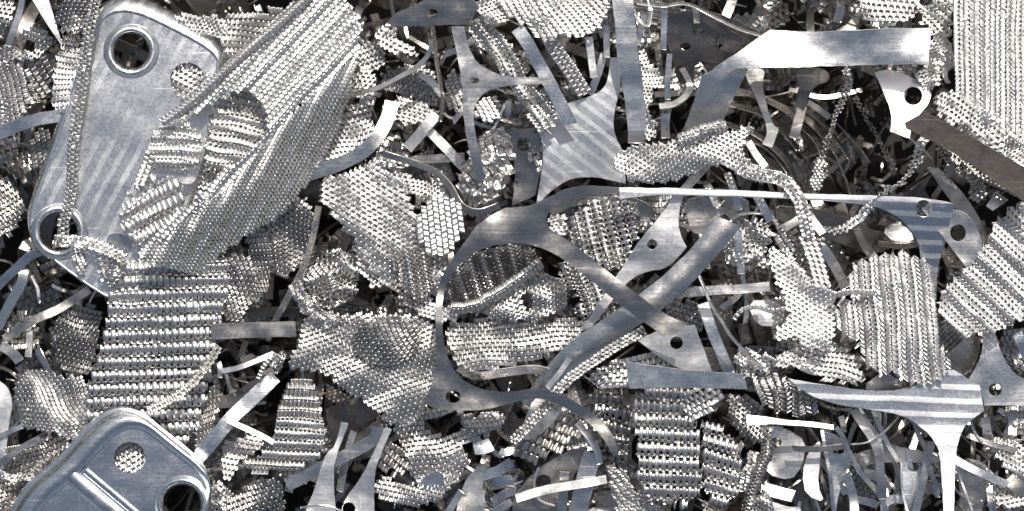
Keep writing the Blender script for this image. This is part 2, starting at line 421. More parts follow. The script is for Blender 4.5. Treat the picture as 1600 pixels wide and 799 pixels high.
# ------------------------------------------------------------------ buried mass nobody could count
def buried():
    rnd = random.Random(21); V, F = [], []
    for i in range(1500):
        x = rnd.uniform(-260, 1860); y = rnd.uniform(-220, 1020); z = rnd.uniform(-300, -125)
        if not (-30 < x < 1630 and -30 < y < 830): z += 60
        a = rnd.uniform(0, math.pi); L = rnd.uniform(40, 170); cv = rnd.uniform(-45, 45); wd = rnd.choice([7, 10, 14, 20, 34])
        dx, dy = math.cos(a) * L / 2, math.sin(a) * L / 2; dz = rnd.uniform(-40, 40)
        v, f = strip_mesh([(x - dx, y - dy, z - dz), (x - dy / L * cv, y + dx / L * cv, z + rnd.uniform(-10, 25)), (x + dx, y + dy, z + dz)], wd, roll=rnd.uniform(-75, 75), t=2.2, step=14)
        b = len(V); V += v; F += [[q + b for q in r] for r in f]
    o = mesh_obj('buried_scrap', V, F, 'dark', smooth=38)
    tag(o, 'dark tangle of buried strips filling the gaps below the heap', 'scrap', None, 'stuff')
    V, F = [], []
    for i in range(330):
        x = rnd.uniform(-260, 1860); y = rnd.uniform(-220, 1020); z = rnd.uniform(-250, -110)
        z += 45 * (i % 2)
        if 1090 < x < 1480 and 90 < y < 420: z -= 70
        s = rnd.uniform(28, 60); pl = [(x + s * rnd.uniform(.6, 1.1) * math.cos(t * .9), y + s * rnd.uniform(.6, 1.1) * math.sin(t * .9)) for t in range(7)]
        zf = zfun((x, y), z, (rnd.uniform(-.5, .5), rnd.uniform(-.5, .5)), None, 10, 40)
        a = rnd.uniform(0, 3.14); U = (math.cos(a), math.sin(a))
        def point(u, v):
            X = x + u * U[0] - v * U[1]; Y = y + u * U[1] + v * U[0]; return P(X, Y, zf(X, Y)), Vector((0, 0, 1))
        keep = lambda u, v: inside(pl, x + u * U[0] - v * U[1], y + u * U[1] + v * U[0])
        for v, f in fin_rows(-66, 66, -66, 66, rnd.uniform(9, 13), rnd.uniform(8, 11), 4.5, 'trap', 0, .5, 0, keep, point, rs=i):
            b = len(V); V += v; F += [[q + b for q in r] for r in f]
    o = mesh_obj('shredded_fin_foil', V, F, 'find')
    tag(o, 'shredded bits of fin foil buried deep between the larger pieces', 'scrap', None, 'stuff')
buried()
def shreds():
    rnd = random.Random(77); V, F = [], []
    for i in range(1300):
        x = rnd.uniform(-260, 1860); y = rnd.uniform(-220, 1020); z = rnd.uniform(-165, -92); a = rnd.uniform(0, math.pi); L = rnd.uniform(18, 80); cv = rnd.uniform(-22, 22)
        if 1130 < x < 1400 and 110 < y < 300: z -= 50
        dx, dy = math.cos(a) * L / 2, math.sin(a) * L / 2; dz = rnd.uniform(-18, 18)
        v, f = strip_mesh([(x - dx, y - dy, z - dz), (x - dy / L * cv, y + dx / L * cv, z + rnd.uniform(-6, 12)), (x + dx, y + dy, z + dz)], rnd.choice([2.5, 3.5, 5, 7, 10]), roll=rnd.uniform(-70, 70), t=1.6, step=14)
        b = len(V); V += v; F += [[q + b for q in r] for r in f]
    o = mesh_obj('fine_metal_shreds', V, F, 'steel', smooth=38)
    tag(o, 'fine metal shreds and slivers caught in the gaps of the heap', 'shreds', None, 'stuff')
shreds()

# ------------------------------------------------------------------ left: the two pressed cooler plates
e, zp1 = pan('large pressed plate with two collared holes, top left under the rolled fin sheet',
    [(172, 20), (205, 18), (250, 36), (340, 84), (338, 112), (328, 200), (300, 300), (262, 410), (214, 474), (172, 470), (60, 388), (46, 356), (54, 320), (76, 262), (150, 44)],
    -6, (-.05, .02), [(293, 125, 27)], [(205, 80, 28, 42), (92, 362, 29, 44)], 'cooler', [(-1, 0, 0), (3, -1.2, .1), (6, -5, .35), (8, -12, .8), (8.5, -20, 1)], shift=(5, -15))
e2, zp2 = pan('blue-grey pressed plate with a bead and collared hole, bottom left corner',
    [(30, 870), (60, 790), (122, 742), (165, 690), (196, 668), (226, 670), (262, 700), (318, 744), (326, 768), (316, 800), (300, 870)],
    34, (.03, .02), [(203, 715, 25, 24)], [(284, 787, 30, 43)], 'cool2', [(-1, 0, 0), (2, 1.5, 0), (5, 5.5, .1), (8, 6.5, .25), (11, 5, .5), (13, -2, .8), (14, -12, 1), (17, -13, 1.15), (18, -24, 1.2)], shift=(-14, -12))
def bead(parent, a, b, r, zf, mat):
    V, F = [], []; n = 16; m = 7
    for i in range(n + 1):
        t = i / n; x = a[0] + (b[0] - a[0]) * t; y = a[1] + (b[1] - a[1]) * t; L = math.dist(a, b); nx, ny = -(b[1] - a[1]) / L, (b[0] - a[0]) / L
        for j in range(m):
            q = math.pi * j / (m - 1); X = x + nx * r * math.cos(q); Y = y + ny * r * math.cos(q); V.append(P(X, Y, zf(X, Y) + r * .48 * math.sin(q) - .5))
    for i in range(n):
        for j in range(m - 1): F.append([i * m + j, i * m + j + 1, (i + 1) * m + j + 1, (i + 1) * m + j])
    return mesh_obj('bead', V, F, mat, parent, smooth=60)
bead(e2, (108, 742), (214, 832), 13, zp2, 'cool2'); bead(e2, (134, 736), (246, 830), 6, zp2, 'cool2')
fin('fin patch seen through the plain hole of the corner plate', [(160, 680), (250, 676), (256, 750), (160, 756)], -35, 10, 10, 14, (0, .1), h=5, mat='finw')

# ------------------------------------------------------------------ fin sheets, left half
CREASE = [(190, 420), (262, 362), (330, 312), (385, 262), (428, 200), (490, 146), (548, 92), (600, 30)]     # ridge of the rolled sheet
def roll_z(x, y):
    best = None; Lt = 0
    for (ax, ay), (bx, by) in zip(CREASE, CREASE[1:]):
        L = math.dist((ax, ay), (bx, by)); tx, ty = (bx - ax) / L, (by - ay) / L
        t = min(max((x - ax) * tx + (y - ay) * ty, 0), L); px, py = ax + tx * t, ay + ty * t; q = math.dist((x, y), (px, py))
        if best is None or q < best[0]: best = (q, 1 if (x - ax) * -ty + (y - ay) * tx > 0 else -1, Lt + t)
        Lt += L
    q, sd_, u = best; f = u / Lt
    base = 58 - 84 * f + 26 * math.sin(f * 3.14) + 4 * noise.noise((x / 50, y / 50, 3))
    if sd_ < 0: return base - 0.0044 * min(q, 62) ** 2 - 0.12 * max(0, q - 62)
    return base - 0.012 * min(q, 40) ** 2 - 0.8 * max(0, q - 40)
roll = fin('long rolled fin sheet with bright curved face lying across the large pressed plate',
    [(262, 186), (310, 146), (420, 40), (470, -6), (536, -10), (568, 36), (562, 84), (548, 94), (490, 148), (430, 202), (387, 264), (332, 314), (264, 364), (230, 392), (203, 404), (232, 368), (268, 342), (306, 308), (350, 268), (396, 236), (424, 196), (396, 140), (352, 150), (300, 184)],
    -46.5, 8, 8.2, 0, h=2.2, prof='slot', alt=0, rib=(24.6, 2.0), warp=2, zf=roll_z, rag=1.5, mat='fin', rnd=1, fuzz=1.5)
under = fin('', [(562, 80), (548, 92), (490, 146), (428, 200), (385, 262), (330, 312), (262, 362), (205, 402), (250, 414), (286, 424), (320, 432), (334, 404), (388, 366), (444, 334), (494, 266), (538, 180)],
    -62, 7.6, 7.4, 0, h=3.2, prof='trap', rib=(26, 1.5), warp=2, zf=roll_z, rag=1.5, mat='fin', split=False, name='folded_face', fuzz=1.5)
for k in ('category', 'group', 'label'):
    if k in under: del under[k]
under.parent = roll; under.location = under.location - roll.location
fin_strand('bright rope-like curled edge of foil from the plate up to the top edge', [(x, y, roll_z(x, y) + 14) for x, y in ((252, 192), (300, 155), (380, 82), (440, 30), (486, -12))], 15, p=7, rows=2, h=3.0, roll=14, gut=5)
fin('wide grey fin sheet with horizontal rows below the rolled sheet',
    [(176, 420), (260, 405), (352, 392), (362, 440), (348, 500), (336, 560), (326, 620), (300, 700), (230, 690), (128, 668), (136, 620), (150, 560), (166, 500), (172, 465)],
    -1.5, 10.5, 10.5, 4, (0, -.04), h=4, prof='slot', alt=0, rib=(21, 4.2), bend=[(90, .0009)], nz=5, ns=90, warp=3, mat='fin')
fin('grey scalloped fin piece at the left above the corner plate', [(24, 600), (40, 580), (68, 575), (104, 590), (140, 586), (144, 640), (128, 695), (100, 684), (72, 672), (38, 672), (36, 648), (21, 625)], 62, 9.5, 8.5, -8, (0, .05), h=4, bend=(0, .001))
fin('round corrugated fin disc lying on the pressed plate', disc(276, 230, 43, 39), 2, 8.5, 9.6, 16, (.05, .12), h=4, nz=2, mat='finw', rag=1, rib=(19, 2.5))
fin('crumpled fin scrap with diagonal rows on the lower pressed plate', [(184, 350), (194, 312), (226, 290), (250, 274), (286, 284), (286, 322), (262, 352), (228, 372), (212, 382), (203, 368)], -28, 9, 12, 18, (.1, .1), h=4.5, prof='slot', mat='finw', rib=(23, 3.5))
fin_strand('small fin strand joining the round disc to the scrap below', [(236, 236, 18), (230, 258, 16), (216, 292, 20)], 17, p=8, rows=2, h=4)
fin_strand('long fin strand hanging down the left side of the pressed plate', [(152, -8, 26), (138, 60, 24), (128, 140, 20), (116, 220, 18), (112, 300, 16), (101, 345, 14), (99, 374, 10)], 19, p=7.5, rows=3, h=4, roll=10, wob=2)
fin_strand('twisted fin strand from the lower collar to the wide sheet', [(84, 378, 14), (118, 378, 20), (150, 384, 22), (176, 396, 20), (198, 408, 22)], 20, p=8, rows=3, h=4, twist=40, wob=3)
fin('torn fin flap hanging over the lower edge of the pressed plate', [(118, 385), (136, 388), (134, 430), (126, 436), (110, 400)], 70, 7, 7, 10, h=3)
fin('fin tuft over the lower right corner of the pressed plate', [(150, 392), (196, 398), (190, 436), (170, 450), (158, 436)], 70, 8, 8, 12, h=5, nz=7, ns=22)
fin('bright herringbone fin sheet right of the pressed plate under the roll', [(338, 128), (372, 122), (420, 150), (440, 196), (400, 252), (356, 272), (324, 262), (322, 206)], 14, 9.5, 11, -4, (0, .18), h=4.5, prof='wave', skew=.5, mat='finw', rib=(20, 2.5), bend=(0, .001))
fin('pale fin sheet with flat rows between the plate top and the roll', [(350, 22), (400, 14), (452, 16), (436, 48), (392, 96), (366, 112), (344, 84)], 3, 9.5, 11.5, -22, (0, .15), h=5, prof='wave', skew=.5)
fin('shadowed fin sheet under the lower half of the roll', [(322, 250), (400, 240), (396, 290), (330, 330), (296, 322), (300, 290)], -40, 10, 8.5, -22, h=4.5)
fin('beaded fin scrap along the top edge of the pressed plate', [(268, 24), (310, 22), (352, 30), (358, 54), (330, 62), (286, 40)], 12, 9, 8, -20, (0, .2), h=5, nz=5, mat='finw')
fin('fin patch seen through the plain hole of the pressed plate', [(256, 112), (300, 90), (334, 120), (330, 160), (270, 166)], 30, 10, 10, -20, (0, .1), h=5)
fin('pale zigzag fin band just left of the pressed plate', [(96, 58), (128, 60), (126, 110), (118, 150), (112, 176), (78, 174), (84, 130), (90, 90)], 4, 8, 10.5, -16, (.1, .28), h=4, prof='wave', skew=.6, mat='finw')
fin('grey fin patch above the zigzag band at the top left', [(84, 20), (110, -8), (150, -8), (146, 30), (132, 50), (100, 56)], 50, 9, 8, 4, h=4.5, mat='find')
fin('ragged fin chunk at the left edge with steep rows', [(-12, 106), (30, 92), (48, 118), (46, 170), (28, 200), (-12, 200)], 76, 9, 12, -40, (.15, .1), h=5.5, bend=(0, .002))
fin('dull fin chunk beside the zigzag band', [(44, 96), (80, 84), (86, 120), (74, 152), (46, 180), (40, 140)], 60, 10, 13, -44, (-.2, 0), h=5, mat='find')
fin('fin scrap curled around a dark opening near the top left', [(22, 50), (60, 40), (82, 56), (80, 84), (44, 96), (8, 96), (-6, 78), (14, 74)], 20, 9, 8, -34, h=5, holes=[(38, 72, 20, 10)], nz=7, ns=30)
fin('small dark fin corner at the very top left', [(-10, -10), (26, -10), (22, 44), (-10, 52)], 10, 10, 9, -66, h=5, mat='find')
fin('fin roll end at the left edge beside the pressed plate', [(-12, 276), (18, 282), (38, 312), (34, 352), (8, 372), (-12, 372)], -30, 8.5, 10, -30, (.2, .0), h=5, bend=(40, .004), mat='finb')
fin('dark fin patch between the curved strip and plate', [(50, 204), (84, 196), (78, 262), (46, 260)], 80, 9, 9, -60, h=4, mat='find')
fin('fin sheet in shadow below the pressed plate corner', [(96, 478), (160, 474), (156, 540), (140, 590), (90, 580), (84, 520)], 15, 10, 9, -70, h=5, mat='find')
# middle left
fin('broad fin sheet with diagonal rows left of centre', [(497, 292), (516, 274), (560, 266), (586, 240), (602, 262), (630, 286), (652, 330), (682, 372), (700, 412), (696, 452), (668, 470), (640, 462), (606, 452), (578, 422), (560, 386), (532, 350), (506, 324)], 33, 12, 9.6, -6, (0, .12), h=5, prof='trap', bend=(60, .0008), nz=5, warp=4)
fin('smooth pale oval fin disc on the broad diagonal sheet', disc(688, 352, 37, 49, 8), 84, 11, 11.5, 16, (.0, .16), h=2.2, prof='trap', skew=.3, nz=1, warp=1, mat='finw', rag=1)
fin('small fin patch with curved ribs below the oval disc', [(609, 402), (640, 386), (672, 398), (680, 440), (668, 468), (640, 464), (622, 446)], 80, 9, 7, 12, (0, -.05), h=2.6, mat='find', split=False, fuzz=.5, rib=(25, 5.5), bend=(0, .002))
fin('bright leaf-shaped fin edge below the ribbed patch', [(620, 454), (660, 462), (700, 478), (720, 500), (690, 506), (656, 494), (630, 474)], 22, 8, 7.5, 0, (0, .3), h=3, mat='finw')
fin('beaded fin margin along the right of the broad sheet', [(604, 258), (660, 286), (700, 292), (704, 312), (660, 318), (636, 300)], 22, 10, 8, -22, (0, .1), h=5)
fin('bright lower lobe of torn fin left of centre', [(548, 372), (590, 382), (616, 420), (618, 448), (590, 454), (566, 436)], 38, 10, 8.5, -16, (.1, .2), h=4.5, mat='finw')
fin('dark woven fin sheet behind the roll, lit along its top', [(414, 340), (446, 312), (484, 310), (492, 350), (478, 410), (440, 440), (418, 410)], 30, 10, 9, -46, (-.1, -.1), h=4, mat='find')
fin('dark ribbed fin fold beside the wide grey sheet', [(386, 352), (412, 350), (424, 400), (418, 460), (398, 478), (388, 430)], 4, 6, 9.6, -28, (-.4, 0), h=4, mat='find', bend=(0, .012))
fin('shaded fin sheet tucked under the wide grey sheet', [(346, 400), (392, 398), (402, 440), (388, 498), (352, 506), (340, 470)], 68, 10, 9, -22, (-.2, -.1), h=4.5, mat='find')
fin('crumpled bright fin heap left of centre', [(460, 440), (500, 396), (540, 384), (560, 420), (556, 468), (520, 486), (480, 480)], 40, 9, 8, -34, h=6, nz=16, ns=24, warp=6, ws=30)
fin_strand('curled fin strand over the crumpled heap left of centre', [(458, 442, -6), (476, 474, 4), (500, 494, 8), (524, 512, 8)], 22, p=8, rows=3, h=4.5, wob=4)
fin('bright fin sheet in the gap right of the roll', [(484, 212), (540, 170), (580, 150), (586, 210), (560, 240), (520, 262), (470, 274)], -14, 10, 10, -58, (.0, .3), h=4.5, mat='finw')
fin('bright fin scrap high in the gap right of the roll', [(538, 120), (578, 100), (594, 136), (590, 170), (556, 160)], 10, 10, 9, -50, (0, .25), h=5)
fin('white crumpled fin bit below the top plate', [(584, 48), (614, 40), (630, 70), (654, 76), (650, 92), (612, 86), (590, 74)], 25, 10, 9, -70, (0, .35), h=5, mat='finw', nz=6, ns=30)
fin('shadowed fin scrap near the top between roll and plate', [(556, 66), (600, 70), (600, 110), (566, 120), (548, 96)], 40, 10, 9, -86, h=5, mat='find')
fin('bright zigzag fin patch in the upper gap', [(604, 160), (640, 150), (680, 172), (690, 188), (650, 196), (608, 190)], 10, 11, 9, -84, (0, .3), h=5, mat='finw', prof='wave', skew=.5)
fin('dark fin sheet in the upper gap', [(590, 110), (650, 98), (688, 120), (690, 170), (640, 156), (600, 146)], 12, 11, 9, -112, (0, 0), h=5, mat='find')
fin('fin scrap behind the small three-armed plate', [(700, 110), (726, 120), (722, 170), (700, 176), (694, 140)], 70, 9, 9, -90, h=5)
fin('bright fin scrap under the arm of the small three-armed plate', [(740, 160), (776, 148), (782, 186), (764, 198), (744, 184)], 60, 10, 9, -70, (0, .25), h=5)
# bottom left
fin('fin sheet under the left side of the corner plate', [(-12, 700), (40, 690), (92, 676), (116, 690), (108, 730), (60, 780), (20, 812), (-12, 812)], -18, 9.5, 10, -34, (0, -.05), h=5, mat='finb')
fin_strand('bright twisted foil strand running to the corner plate', [(-6, 742, -14), (40, 746, -8), (78, 716, 0), (110, 698, 6)], 14, p=7, rows=2, h=4, twist=120, wob=5, mat='finw')
fin_strand('braided fin strand curving across the wide grey sheet', [(232, 642, 26), (262, 628, 28), (296, 604, 28), (324, 572, 26), (344, 540, 20)], 14, p=9, rows=2, h=4, roll=20, mat='finb')
fin('ribbed fin sheet with wavy right edge below centre left', [(446, 600), (470, 590), (494, 594), (498, 626), (512, 680), (492, 728), (440, 740), (392, 740), (366, 726), (404, 716), (428, 690), (434, 640)], 3, 8.5, 10.2, 6, (0, .04), h=3.6, prof='wave', warp=3, mat='fin', rib=(17, 3.5))
fin('fin sheet with hooked rows at the bottom edge left of the forked plate', [(362, 772), (400, 752), (444, 744), (448, 812), (340, 812)], -24, 11, 10, -12, (0, 0), h=5.5, mat='find')
fin('bright torn fin sheet right of the corner plate', [(340, 708), (378, 676), (412, 680), (420, 700), (372, 726), (368, 750), (350, 752)], 10, 9, 9.6, -24, (0, .3), h=4.5, mat='finw')
fin('narrow fin piece with steep ribs beside the blue strip', [(330, 590), (344, 586), (346, 620), (338, 664), (318, 704), (298, 700), (314, 650)], -20, 8, 9.6, -14, (-.2, 0), h=4, mat='finb')
fin('fin crumbs along the right rim of the corner plate', [(330, 752), (356, 760), (372, 790), (352, 812), (322, 812)], 40, 8, 8, -20, h=5, nz=8, ns=20)
# centre and bottom centre
fin('large fin sheet with fine rows below centre', [(474, 500), (500, 486), (540, 492), (600, 490), (650, 494), (688, 512), (690, 560), (676, 606), (664, 640), (640, 672), (612, 664), (572, 628), (530, 604), (508, 582), (470, 578), (448, 576), (462, 540)], -20, 11.5, 8.6, 6, (0, .05), h=4.5, bend=(90, .0006), warp=4, nz=5, split=False)
fin('darker round fin patch on the large sheet below centre', disc(604, 532, 54, 40, -8), 62, 9, 9.8, 16, (0, .0), h=4.5, mat='find', bend=(0, .001), rag=1)
fin('dark blue ribbed fin fold inside the loop of the big skeleton plate', [(698, 446), (716, 410), (756, 388), (826, 382), (846, 402), (838, 436), (790, 462), (742, 490), (708, 486)], 74, 7, 6, 2, (-.05, -.2), h=2.0, prof='wave', mat='find', split=False, fuzz=.5, warp=2, rib=(22, 8.5), bend=(-16, .004))
fin('crumpled fin fold with torn holes right of the ribbed fold', [(728, 482), (790, 460), (842, 424), (880, 434), (892, 470), (870, 492), (828, 504), (770, 500)], 20, 8.5, 8, 4, (0, .1), h=4.5, nz=14, ns=34, holes=[(826, 470, 9, 16)], warp=5, ws=40)
fin_strand('scrolled fin edge under the ribbed fold', [(706, 482, 16), (740, 478, 20), (780, 456, 22), (820, 430, 20), (846, 408, 12)], 20, p=7, rows=2, h=4, gut=6, wob=2)
fin('pale fin sheet below the ribbed fold, right of the loop', [(694, 512), (740, 498), (800, 504), (860, 500), (920, 500), (932, 528), (884, 548), (820, 566), (760, 582), (722, 580), (702, 556)], -4, 11, 9.6, -10, (0, .16), h=5)
fin('fin sheet with looped rows right of the big skeleton plate', [(884, 360), (906, 322), (944, 304), (990, 312), (1004, 340), (990, 392), (962, 430), (930, 410), (892, 388)], 76, 11, 9.6, -30, (0, .05), h=5, prof='trap', rib=(17, 3), warp=3)
fin('lower looped fin sheet behind the long arm of the skeleton plate', [(868, 412), (918, 408), (962, 440), (976, 470), (940, 506), (904, 500), (880, 470)], 70, 10, 9.4, -28, (0, .05), h=5, prof='trap', rib=(17, 3), holes=[(886, 472, 17, 20)])
fin('fin crumbs in the upper corner of the skeleton plate', [(852, 342), (880, 332), (892, 360), (876, 376), (860, 362)], 60, 9, 8, -40, (0, .3), h=5, nz=8, ns=20, mat='finw')
fin('fin sheet with oval opening below the holed corner of the skeleton plate', [(608, 664), (650, 640), (690, 636), (740, 650), (786, 640), (792, 664), (756, 684), (720, 700), (738, 716), (716, 752), (690, 776), (650, 760), (636, 712)], -14, 11, 9, -20, (0, .12), h=5, holes=[(694, 664, 30, 16)], bend=(30, .0006), split=False)
fin('scrolled fin band along the bottom centre', [(584, 752), (604, 744), (644, 760), (690, 760), (700, 740), (712, 752), (690, 782), (648, 796), (612, 790), (586, 776)], 10, 10, 9, -2, (0, .1), h=4.5, bend=(90, .004))
fin('small ribbed fin scrap beside the forked plate', [(590, 700), (620, 690), (648, 720), (648, 738), (614, 746), (590, 730)], 30, 10, 11, -12, (0, .1), h=6, mat='finb', prof='block')
fin('bright round-ended fin piece under the skeleton plate arm', [(726, 656), (784, 644), (790, 666), (740, 676), (728, 668)], -8, 10, 8, -2, (0, .2), h=4)
fin('ribbed fin scrap with orange tint right of bottom centre', [(800, 700), (826, 668), (872, 640), (908, 656), (916, 676), (888, 700), (846, 716), (822, 728)], 24, 10, 15, -34, (0, .05), h=6.5, prof='block', mat='finb')
# right of centre
fin('large blocky fin sheet with horizontal rows, bottom right of centre', [(986, 604), (1090, 604), (1096, 690), (1100, 790), (1002, 786), (994, 700)], 2.5, 10, 11, 4, (.0, .05), h=4.6, prof='block', alt=0, rib=(22, 3.4), bend=(90, .0007), nz=5, warp=3, mat='fin')
fin('tilted blocky fin sheet beside the large one', [(1094, 668), (1108, 654), (1134, 672), (1160, 700), (1158, 786), (1102, 788)], 16, 9.5, 10.5, 0, (.1, .08), h=4.6, prof='block', rib=(21, 3.4), warp=3, mat='fin')
fin('crossed blocky fin scraps above the large blocky sheet', [(1064, 612), (1130, 602), (1136, 628), (1100, 650), (1078, 664), (1066, 640)], -32, 10, 9.5, 6, (0, .2), h=5, prof='block', mat='finw')
fin('pale fin sheet above the blocky sheet', [(918, 588), (944, 566), (1000, 556), (1052, 552), (1060, 574), (1010, 588), (968, 610), (930, 606)], -8, 10.5, 8.4, -12, (0, .15), h=4, prof='block', mat='finw')
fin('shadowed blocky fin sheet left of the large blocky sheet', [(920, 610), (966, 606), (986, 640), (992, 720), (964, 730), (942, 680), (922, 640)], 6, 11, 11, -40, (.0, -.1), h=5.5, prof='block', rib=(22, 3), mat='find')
fin('narrow fin sheet with wavy lines at the bottom centre', [(944, 728), (966, 724), (1000, 772), (1006, 812), (968, 812), (958, 770)], 38, 11, 6.5, -8, (.1, .1), h=3.5, prof='wave', skew=.4)
fin('fin scrap at the bottom below the wavy sheet', [(980, 790), (1010, 776), (1040, 800), (1030, 815), (980, 815)], 10, 9, 8, -24, h=5, mat='finw')
fin('star-shaped fin scrap with a curled top above the long bar', [(955, 250), (972, 232), (1020, 226), (1060, 220), (1072, 204), (1118, 192), (1150, 206), (1170, 192), (1182, 202), (1160, 230), (1168, 250), (1206, 274), (1196, 288), (1150, 272), (1122, 256), (1084, 274), (1040, 284), (1000, 288), (964, 274)], 22, 8.5, 7.2, 24, (0, .02), h=4, bend=(90, .002), split=False)
fin_strand('rolled fin edge on top of the star-shaped scrap', [(1060, 222, 36), (1090, 208, 40), (1116, 200, 40), (1134, 196, 34)], 22, p=7, rows=3, h=4, gut=6, wob=4)
fin_strand('fin tail trailing from the star-shaped scrap to the long bar', [(1150, 262, 24), (1180, 272, 22), (1214, 278, 24), (1238, 296, 26), (1254, 330, 24), (1262, 372, 16)], 22, p=8, rows=3, h=4.5, wob=3, mat='finw')
fin_strand('flat fin strap hanging right of the long bar', [(1258, 366, 14), (1272, 400, 8), (1286, 450, 6)], 26, p=9, rows=3, h=4, mat='finw', roll=10)
fin('bright beaded fin sliver beside the upright strip', [(993, 82), (1008, 76), (1014, 96), (1040, 122), (1038, 136), (1014, 146), (1020, 186), (1032, 216), (1006, 222), (1000, 160)], 5, 8.5, 7.5, -26, (.1, .28), h=4, mat='finw')
fin('woven fin sheet at the top centre', [(776, -10), (956, -10), (956, 22), (934, 52), (902, 62), (872, 54), (856, 68), (838, 60), (814, 38), (786, 24)], 60, 9, 11, 8, (0, .22), h=4.5, prof='wave', skew=.55, mat='finw')
fin_strand('fin strand dropping from the woven sheet at the top centre', [(858, 60, 4), (872, 84, -4), (892, 112, -16), (914, 148, -30)], 24, p=9, rows=3, h=5, mat='fin')
fin('two-banded fin strip leaning behind the small three-armed plate', [(728, 44), (758, 20), (800, 76), (840, 130), (880, 190), (850, 206), (838, 202), (800, 138), (764, 84)], 56, 9.5, 11.5, -14, (0, .1), h=4.5, mat='fin', rib=(21, 2.5))
fin('fin scraps at the top right of the holed top plate', [(740, 10), (762, -10), (800, -10), (806, 24), (776, 44), (756, 30)], 40, 9, 8, -4, (0, .2), h=5, nz=6, ns=24, mat='finw')
fin('bright star fin scrap right of centre', [(1196, 390), (1222, 384), (1246, 412), (1272, 444), (1304, 450), (1306, 500), (1302, 546), (1282, 554), (1256, 534), (1216, 530), (1206, 522), (1232, 500), (1228, 468), (1206, 430)], 32, 10, 8.2, 14, (0, .26), h=3.8, mat='finw', nz=5, split=False)
fin('grey woven fin sheet behind the bright star scrap', [(1206, 354), (1248, 366), (1268, 400), (1278, 448), (1250, 440), (1222, 400)], 58, 11, 12, -16, (0, 0), h=5, mat='find')
fin('crumpled bright fin scrap left of the star scrap', [(1130, 366), (1150, 340), (1196, 344), (1212, 372), (1196, 400), (1160, 416), (1132, 412)], 28, 10, 9, -8, (0, .2), h=5, nz=13, ns=24, warp=6, ws=30)
fin('pale zigzag fin sheet right of the bright star scrap', [(1326, 424), (1350, 404), (1390, 397), (1432, 400), (1456, 416), (1460, 456), (1466, 530), (1486, 560), (1480, 592), (1450, 606), (1420, 600), (1392, 582), (1356, 586), (1346, 544), (1314, 520), (1306, 484), (1330, 464)], 85, 9.2, 10.5, 30, (0, .10), h=4.5, prof='wave', skew=.8, off=.5, rib=(32, 2.5), nz=5, warp=3, mat='finw', bend=(90, .0006))
fin_strand('thin coiled foil thread at the left of the zigzag sheet', [(1302, 462, 40), (1330, 456, 42), (1368, 458, 42)], 10, p=6, rows=1, h=7)
fin('large woven fin sheet at the right edge', [(1612, 312), (1578, 322), (1552, 346), (1542, 380), (1516, 414), (1492, 434), (1470, 458), (1464, 486), (1480, 510), (1512, 526), (1552, 522), (1576, 508), (1612, 498)], 42, 9.5, 10.5, 12, (0, .14), h=4, prof='wave', skew=.6, rib=(36, 3.5), nz=4, warp=2, mat='finw')
fin('tall woven fin sheet in the top right corner', [(1490, -12, 1), (1612, -12, 1), (1612, 250), (1570, 214), (1520, 172), (1493, 150, 1)], 90, 9, 10, 20, (-.05, .2), h=4, prof='wave', skew=.75, rib=(19, 1.5), nz=4, warp=1.5, rag=1, mat='finw')
fin('crumpled fin band along the foot of the tall woven sheet', [(1456, 150), (1480, 138), (1520, 160), (1568, 190), (1612, 226), (1612, 280), (1560, 240), (1508, 208), (1470, 186)], 36, 9, 8.5, 34, (0, .22), h=5, nz=10, ns=26, mat='finw')
fin('fin sheet under the brown bar at the right edge', [(1470, 196), (1520, 206), (1570, 236), (1612, 270), (1612, 312), (1556, 296), (1500, 262), (1462, 226)], 36, 9, 9, 2, (0, .1), h=5, mat='finb')
fin('dangling fin scrap under the left end of the brown bar', [(1458, 208), (1476, 206), (1500, 236), (1548, 282), (1526, 296), (1490, 266), (1464, 244)], 50, 8.5, 8, -18, h=5)
fin('small fin square below the brown bar', [(1512, 290), (1536, 286), (1544, 306), (1534, 322), (1516, 314)], 20, 9, 9, -22, (0, .3), h=5, mat='finw')
fin('lumpy fin scrap behind the bright strip end at the top right', [(1452, 62), (1474, 58), (1478, 100), (1466, 134), (1448, 146), (1426, 122), (1444, 104)], 60, 8, 8, -10, (0, .2), h=5, nz=10, ns=20, mat='finw')
fin('rounded fin sheet at the top edge above the bright strip', [(1338, -12), (1436, -12), (1440, 14), (1420, 36), (1380, 42), (1350, 36), (1338, 14)], 8, 11, 10.5, -30, (0, .1), h=5, mat='fin')
fin('fin mesh scrap between the top right sheet and bright strip', [(1438, 10), (1486, -12), (1490, 60), (1470, 66), (1440, 46)], 40, 10, 9, -50, h=5, prof='wave', skew=.6)
fin('crumpled fin sheet with herringbone rows above the tee plate', [(1200, 572), (1222, 548), (1300, 536), (1340, 552), (1352, 580), (1346, 606), (1300, 596), (1250, 580)], 14, 9.5, 10, 6, (0, .2), h=5, prof='wave', skew=.7, nz=6, ns=40, mat='finw')
fin('darker fin sheet with steep herringbone rows left of the tee plate', [(1164, 590), (1186, 566), (1230, 590), (1280, 624), (1278, 646), (1232, 652), (1190, 636)], 80, 9, 13, 0, (-.05, 0), h=4.5, prof='wave', skew=.6, nz=5, mat='find')
fin('crumpled fin ridge above the darker herringbone sheet', [(1146, 548), (1170, 540), (1200, 560), (1240, 548), (1222, 576), (1180, 586), (1160, 590), (1150, 570)], 30, 9, 8, -2, h=5, nz=12, ns=20, mat='finw')
fin('shadowed fin bunch under the white sliver', [(1130, 612), (1180, 620), (1206, 660), (1200, 700), (1172, 690), (1140, 660)], 40, 9, 9, -26, h=5, nz=8, ns=30, mat='find')
